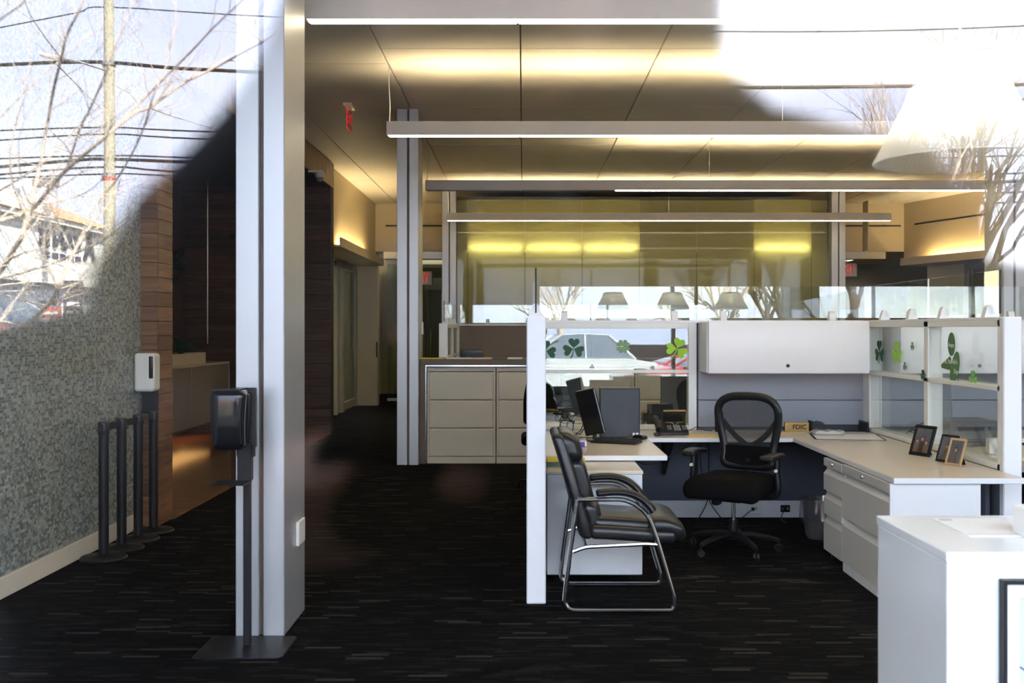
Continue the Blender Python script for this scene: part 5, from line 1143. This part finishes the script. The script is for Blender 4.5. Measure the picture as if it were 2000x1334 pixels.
# bare trees
bark = mat('grey_brown_bark', (186, 170, 154), .85, var=.25, scale=8); barkd = mat('dark_bark', (84, 74, 66), .9, var=.2, scale=8)
def twigs(mb, p, d, L, r, rng, depth, spread=.6, nseg=4, gravity=.0):
    pts = [p]; rs = [r]; q = p
    for i in range(nseg):
        d = (d + Vector((rng.gauss(0, .16), rng.gauss(0, .16), rng.gauss(.02, .14)))).normalized(); q = q + d * (L / nseg); pts.append(q); rs.append(r * (1 - .62 * (i + 1) / nseg))
    mb.tube(pts, rs, 7 if r > .03 else (5 if r > .008 else 3), cap=False)
    if depth <= 0: return
    n = 4 if depth > 1 else 3
    for k in range(n):
        i = rng.randint(1, nseg); a = rng.uniform(0, 6.283); s = rng.uniform(.5, 1) * spread
        u = d.orthogonal().normalized(); u = Quaternion(d, a) @ u; nd = (d * math.cos(s) + u * math.sin(s) + Vector((0, 0, .10))).normalized()
        twigs(mb, pts[i], nd, L * rng.uniform(.5, .75), rs[i] * .62, rng, depth - 1, spread, nseg)
def bare_tree(x, y, h, seed, lb, m, depth=5):
    rng = random.Random(seed); t = thing('bare_tree', lb, 'tree', (x, y, 0), group='bare trees across the street'); mb = MB(); b = MB()
    b.tube([(x, y, -.1), (x + .05, y, h * .2), (x, y + .05, h * .36)], [h * .022, h * .018, h * .015], 10).build('trunk', m, t)
    for k in range(5):
        a = k * 1.26 + rng.random(); nd = Vector((math.cos(a) * .45, math.sin(a) * .45, 1)).normalized()
        twigs(mb, Vector((x, y, h * (.28 + .02 * k))), nd, h * .36, h * .0105, rng, depth - 1)
    mb.build('branches', m, t, 0)
bare_tree(-12.6, -44, 10, 1, 'bare tree behind the utility pole', barkd)
bare_tree(13.2, -39, 11, 2, 'bare tree far across the street beside the large lamp reflection', barkd)
bare_tree(19.5, -44, 15, 3, 'tall bare tree far across the street behind the lamp shade', barkd)
bare_tree(25, -34, 12, 4, 'bare tree at the far end of the car park', barkd)
bare_tree(1.2, -18, 6.5, 5, 'bare young tree behind the parked white car', bark)
bare_tree(6.8, -18, 7.5, 6, 'bare young tree beyond the dark blue car', bark)
bare_tree(9.5, -21, 8, 8, 'bare tree near the car park exit', barkd)
# street tree whose branches fill the upper corner of the window reflection
t = thing('street_tree', 'leafless street tree close to the shop window', 'tree', (-3.9, -5.4, 0))
TD = 6.0; rng = random.Random(21)
MB().tube(spline([(-4.3, -5.4, 0), (-4.25, -5.45, .7), (-4.1, -5.5, 1.2), (-3.75, -5.6, 1.45)], 4), [.12] * 4 + [.10] * 4 + [.075] * 5, 12).build('trunk', bark, t)
LIMBS = [([(-180, 700), (-60, 690), (0, 670), (51, 642), (64, 625), (102, 584), (122, 546), (143, 495), (178, 440), (215, 395), (236, 350)], .030, 0),
         ([(-180, 690), (-70, 600), (0, 530), (25, 490), (43, 462), (51, 431), (60, 400), (78, 324), (90, 258), (105, 174), (120, 114), (132, 66), (165, 0), (180, -60)], .030, .3),
         ([(-150, 640), (-60, 470), (0, 433), (38, 421), (69, 403), (100, 365), (132, 330), (192, 279), (261, 222), (291, 210), (360, 162), (420, 132), (470, 105), (512, 82), (540, 60)], .026, -.2),
         ([(192, 279), (216, 258), (262, 212), (315, 159), (375, 99), (420, 51), (474, 0), (520, -50)], .015, -.1),
         ([(100, 365), (129, 330), (156, 252), (180, 204), (210, 135), (228, 84), (258, 6), (270, -40)], .014, .2),
         ([(143, 495), (189, 400), (228, 351), (261, 294), (282, 246), (300, 186), (324, 129), (339, 60), (345, 0)], .012, .1),
         ([(-160, 620), (-60, 560), (0, 543), (51, 530), (102, 515), (143, 497), (200, 470), (250, 430), (300, 400)], .017, -.35),
         ([(-150, 520), (-50, 400), (0, 372), (84, 318), (140, 262), (205, 215), (250, 160)], .014, .5),
         ([(120, 114), (90, 75), (60, 30), (40, -20)], .008, .4), ([(-100, 120), (0, 39), (45, 6), (80, -40)], .012, .6),
         ([(-120, 560), (0, 575), (60, 590), (120, 600), (180, 585), (220, 570)], .012, .2), ([(-120, 640), (0, 628), (50, 640), (130, 625), (200, 610)], .014, -.4),
         ([(51, 431), (20, 330), (35, 220), (60, 120), (45, 40)], .010, .7), ([(291, 210), (330, 225), (380, 240), (430, 255)], .006, 0),
         ([(60, 400), (110, 395), (170, 375), (215, 335)], .009, .2), ([(110, 125), (150, 165), (205, 220)], .008, .0), ([(0, 230), (60, 170), (150, 90), (240, 25), (300, -20)], .009, .9)]
br = MB()
for pts, r_, dd in LIMBS:
    p = [street(a, b, TD + dd + .5 * math.sin(i * .8 + dd * 5)) for i, (a, b) in enumerate(pts)]; p = spline(p, 4); n_ = len(p)
    rs = [.62 * r_ * (1 - .72 * i / n_) for i in range(n_)]; br.tube(p, rs, 7)
    for i in range(4, n_ - 1, 3):
        for q in range(2):
            d = (p[i + 1] - p[i]).normalized(); a = rng.uniform(0, 6.283); s = rng.uniform(.45, 1.0); u = Quaternion(d, a) @ d.orthogonal().normalized()
            if rng.random() < .7: twigs(br, p[i], (d * math.cos(s) + u * math.sin(s) + Vector((0, 0, .15))).normalized(), rng.uniform(.14, .55), rs[i] * .35 + .0012, rng, 2 if rng.random() < .25 else 1, .6, 4)
br.build('branches', bark, t, 60)
# parked cars
def car(x, y, rz, col, label, L=4.5, H=1.48, kind='sedan', bf=.60):
    t = thing('parked_car', label, 'car', (x, y, -.10), rz, group='cars parked in front of the shop'); pm_ = mat('car_paint', col, .18, var=.01, coat=.6); h = L / 2; b_ = H * bf
    prof = [(-h, .35), (-h + .03, .62), (-h + .15, b_ - .12), (-h * .62, b_), (h * .45, b_), (h * .72, b_ - .06), (h - .12, b_ - .2), (h - .02, .55), (h, .32), (h - .08, .22)]
    def arch(c): return [(c + .36 * math.cos(a), .22 + .36 * math.sin(a) * .95) for a in [R(v) for v in (0, 30, 60, 90, 120, 150, 180)]]
    low = prof + [(h * .62 + .36, .22)] + arch(h * .62) + arch(-h * .62) + [(-h + .08, .22)]
    rings = []
    for yy, sc_ in ((-.90, .965), (-.86, .99), (-.6, 1), (.6, 1), (.86, .99), (.90, .965)): rings.append([Vector((px_ * sc_, yy, .3 + (pz - .3) * (sc_ if pz > .5 else 1))) for px_, pz in low])
    bo_ = MB().loft(rings).build('body', pm_, t, 25, local=True)
    if kind == 'sedan': cb = [(-h * .70, b_ - .03), (-h * .42, H - .03), (-h * .1, H), (h * .12, H - .03), (h * .50, b_ - .03)]
    else: cb = [(-h * .93, b_ - .03), (-h * .84, H - .04), (-h * .2, H), (h * .15, H - .03), (h * .48, b_ - .03)]
    def cab(grow, z0=0): return [[Vector((px_, s * (.80 + grow - .20 * max(0, (pz - b_) / (H - b_))), pz + z0)) for px_, pz in cb] for s in (-1, 1)]
    MB().loft(cab(0)).build('window_glass', M['carglass'], t, 25, local=True)
    rf = [p for p in cb[1:4]]
    MB().loft([[Vector((px_, s * .615, pz + dz)) for px_, pz in rf for dz in (0,)] + [Vector((px_, s * .60, pz + .018)) for px_, pz in reversed(rf)] for s in (-1, 1)]).build('roof', pm_, t, 40, local=True)
    pil_ = MB()
    for s in (-1, 1):
        for (a, b) in ((cb[0], cb[1]), (cb[3], cb[4])): pil_.tube([(a[0], s * .80, a[1]), (b[0], s * .612, b[1])], .035, 6)
        xm = (cb[1][0] + cb[3][0]) / 2; pil_.tube([(xm, s * .80, b_), (xm, s * .612, H)], .03, 6)
    pil_.build('pillar', pm_, t, 40, local=True)
    for cx in (-h * .62, h * .62):
        for s in (-1, 1):
            wh = MB().lathe([(.16, -.10), (.30, -.10), (.325, -.07), (.325, .07), (.30, .10), (.16, .10)], (cx, s * .80, .325), 24, axis='y').build('wheel', M['blackplastic'], t, local=True)
            MB().lathe([(0, -.012), (.05, -.012), (.2, .012), (.205, 0), (.0, 0)], (cx, s * .905, .325), 20, axis='y').build('hubcap', M['steel'], wh, local=True)
    for s in (-1, 1):
        MB().rbox((h - .10, s * .62, b_ - .27), (.16, .34, .13), .05, 3, 2).build('headlight', M['greyplastic'], t, 60, local=True); MB().rbox((-h + .10, s * .66, b_ - .20), (.12, .3, .16), .04, 3, 2).build('tail_light', M['red'], t, 60, local=True)
        MB().rbox((h * .36, s * .97, b_ + .06), (.10, .16, .11), .03, 3, 2).build('mirror', pm_, t, 60, local=True)
car(-.1, -12.6, -4, (236, 238, 240), 'white car parked in the sun with its side to the shop', 4.6, 1.62, 'suv')
car(1.1, -9.3, 174, (196, 202, 208), 'silver sedan parked nearest the shop window')
car(5.9, -12.2, 172, (40, 52, 84), 'dark blue car parked beside the silver sedan', 4.5, 1.5)
car(4.3, -6.6, 178, (190, 28, 34), 'low red car nearest the shop window on the right', 4.2, 1.32)
car(-11.3, -21.6, 0, (228, 52, 40), 'bright red car parked beyond the street tree', 4.6, 1.70, 'suv', .76)
car(-4.6, -18.6, 4, (28, 32, 44), 'black car parked by the price board', 4.4, 1.62, 'suv')
car(13.5, -14.5, 165, (210, 212, 214), 'pale car parked far to the right of the pier', 4.5, 1.6, 'suv')

# ================================================================== PHOTOGRAPHER (only seen mirrored in the window)
def skin(name, verts, edges, rad, m, parent, root=0, sub=2):
    me = bpy.data.meshes.new(name); me.from_pydata(verts, edges, []); me.materials.append(m); o = link(name, me, parent, False)
    md = o.modifiers.new('skin', 'SKIN'); md.use_smooth_shade = True
    if not me.skin_vertices: return o
    for i, r_ in enumerate(rad):
        s_ = me.skin_vertices[0].data[i]; s_.radius = r_ if isinstance(r_, tuple) else (r_, r_); s_.use_root = (i == root)
    o.modifiers.new('sub', 'SUBSURF').levels = sub; o.modifiers['sub'].render_levels = sub; return o
t = thing('person', 'person in a dark hooded parka raising a camera at the shop window', 'person', (-.01, -.24, 0))
skinm = mat('skin', (176, 132, 108), .55, var=.05); jk = mat('black_jacket', (20, 20, 24), .85, var=.1); tr_ = mat('dark_trousers', (28, 30, 38), .9); hr = mat('dark_hair', (24, 19, 16), .7)
V_ = {'pel': (0, -.24, .97), 'bel': (0, -.24, 1.14), 'che': (0, -.23, 1.33), 'nk0': (-.005, -.20, 1.47), 'nk': (-.012, -.18, 1.56), 'jaw': (-.016, -.15, 1.62), 'head': (-.018, -.16, 1.71), 'top': (-.018, -.17, 1.79),
      'ls': (-.20, -.19, 1.45), 'le': (-.36, -.16, 1.415), 'lw': (-.10, -.075, 1.415), 'lp': (-.055, -.06, 1.435),
      'rs': (.20, -.19, 1.48), 're': (.37, -.16, 1.445), 'rw': (.135, -.085, 1.495), 'rp': (.095, -.06, 1.515),
      'lh': (-.09, -.24, .94), 'lk': (-.10, -.22, .51), 'la': (-.11, -.27, .09), 'lt': (-.12, -.14, .04), 'rh': (.09, -.24, .94), 'rk': (.10, -.22, .51), 'ra': (.11, -.27, .09), 'rt': (.12, -.14, .04)}
E_ = 'pel-bel bel-che che-nk0 nk0-nk nk-jaw jaw-head head-top che-ls ls-le le-lw lw-lp che-rs rs-re re-rw rw-rp pel-lh lh-lk lk-la la-lt pel-rh rh-rk rk-ra ra-rt'.split()
RD = dict(pel=.12, bel=.115, che=.125, nk0=.06, nk=.052, jaw=.068, head=.088, top=.062, ls=.055, le=.042, lw=.030, lp=.034, rs=.055, re=.042, rw=.030, rp=.034, lh=.085, lk=.058, la=.042, lt=.032, rh=.085, rk=.058, ra=.042, rt=.032)
# fingers: left hand held up flat beside the lens as a shade, right hand closed over the camera grip
for k, (dx, L_) in enumerate(((-.030, .070), (-.010, .080), (.010, .085), (.030, .078))):
    b = Vector(V_['lp']); V_['lf%da' % k] = tuple(b + Vector((.038, .014 - k * .018 + .02, .0))); V_['lf%db' % k] = tuple(b + Vector((.075, .014 - k * .018 + .02, .006))); V_['lf%dc' % k] = tuple(b + Vector((.098, .014 - k * .018 + .02, .026)))
    E_ += ['lp-lf%da' % k, 'lf%da-lf%db' % (k, k), 'lf%db-lf%dc' % (k, k)]; RD.update({'lf%da' % k: .0105, 'lf%db' % k: .0095, 'lf%dc' % k: .008})
    b = Vector(V_['rp']); dz = .026 - k * .018; V_['rf%da' % k] = tuple(b + Vector((.004, .038, dz))); V_['rf%db' % k] = tuple(b + Vector((-.020, .050, dz))); V_['rf%dc' % k] = tuple(b + Vector((-.040, .040, dz - .003)))
    E_ += ['rp-rf%da' % k, 'rf%da-rf%db' % (k, k), 'rf%db-rf%dc' % (k, k)]; RD.update({'rf%da' % k: .0105, 'rf%db' % k: .0095, 'rf%dc' % k: .008})
for s_, w_ in (('l', (.004, .02, .045)), ('r', (-.030, -.030, .02))):
    b = Vector(V_[s_ + 'p']); V_[s_ + 'ta'] = tuple(b + Vector(w_) * .6); V_[s_ + 'tb'] = tuple(b + Vector(w_) + Vector((0, .012, .02))); E_ += [s_ + 'p-' + s_ + 'ta', s_ + 'ta-' + s_ + 'tb']; RD.update({s_ + 'ta': .0115, s_ + 'tb': .009})
def sk(name, keys, m, grow, sub=2, root=None):
    idx = {k: i for i, k in enumerate(keys)}; es = [tuple(idx[a] for a in e.split('-')) for e in E_ if all(a in idx for a in e.split('-'))]
    return skin(name, [V_[k] for k in keys], es, [RD[k] + grow for k in keys], m, t, idx[root or keys[0]], sub)
sk('body', list(V_), skinm, 0, 2, 'pel')
sk('jacket', ['che', 'bel', 'pel', 'nk0', 'ls', 'le', 'lw', 'rs', 're', 'rw'], jk, .030)
hood = []
for z, L_, R_, dp in ((.72, -.27, .27, .13), (.95, -.29, .29, .13), (1.15, -.31, .31, .12), (1.30, -.31, .31, .11), (1.38, -.30, .30, .10), (1.44, -.272, .27, .10), (1.49, -.262, .27, .10), (1.535, -.250, .268, .10), (1.575, -.225, .262, .098), (1.602, -.195, .235, .095), (1.622, -.176, .150, .092), (1.65, -.155, .116, .09), (1.70, -.135, .113, .09), (1.76, -.128, .108, .088), (1.80, -.11, .09, .08), (1.83, -.07, .05, .05)):
    hood.append([Vector(((L_ + R_) / 2 + (R_ - L_) / 2 * math.cos(a), -.20 + dp * math.sin(a), z)) for a in [i / 28 * 6.283 for i in range(28)]])
MB().loft(hood).build('parka', jk, t, 60)  # coat shape widened below the shoulders to block street reflections
sk('trousers', ['pel', 'lh', 'lk', 'la', 'rh', 'rk', 'ra'], tr_, .014)
for s_ in ('l', 'r'): sk('added_glove', [s_ + 'p', s_ + 'w', s_ + 'ta', s_ + 'tb'] + [s_ + 'f%d%s' % (k, q) for k in range(4) for q in 'abc'], M['blackfabric'], .008)  # black gloves added to darken the mirror image of the hands
for k in ('l', 'r'): b = Vector(V_[k + 'a']); MB().rbox((b.x, b.y + .075, .045), (.10, .28, .09), .04, 4, 3).build('shoe', M['blackplastic'], t, 60)
MB().rbox((-.018, -.190, 1.735), (.215, .20, .25), .10, 6, 2, lambda q: (q[0], q[1] - .02 * (q[2] < -.05), q[2])).build('hair', hr, t, 60)
f = MB().rbox((-.018, -.082, 1.70), (.024, .03, .045), .011, 3, 2).build('nose', skinm, t, 60)
for s in (-1, 1):
    MB().rbox((-.018 + s * .032, -.088, 1.715), (.028, .016, .014), .006, 3, 2).build('eye', M['blackgloss'], t, 60); MB().rbox((-.018 + s * .098, -.155, 1.70), (.022, .04, .06), .01, 3, 2).build('ear', skinm, t, 60)
MB().rbox((-.018, -.088, 1.655), (.05, .012, .014), .005, 3, 2).build('mouth', mat('lips', (150, 92, 84), .5), t, 60)
t = thing('handheld_camera', 'black camera held up by the person at the window', 'camera', (0, -.06, 1.45))
MB().rbox((.005, -.075, 1.497), (.135, .055, .09), .012, 3, 2).rbox((0, -.075, 1.548), (.05, .05, .03), .01, 3, 2).build('camera_body', M['blackplastic'], t, 60)
MB().lathe([(.036, -.05), (.037, -.015), (.034, -.006), (.028, -.006), (.026, -.02), (.0, -.022)], (0, 0, 1.5), 28, axis='y').build('lens_barrel', M['blackplastic'], t)
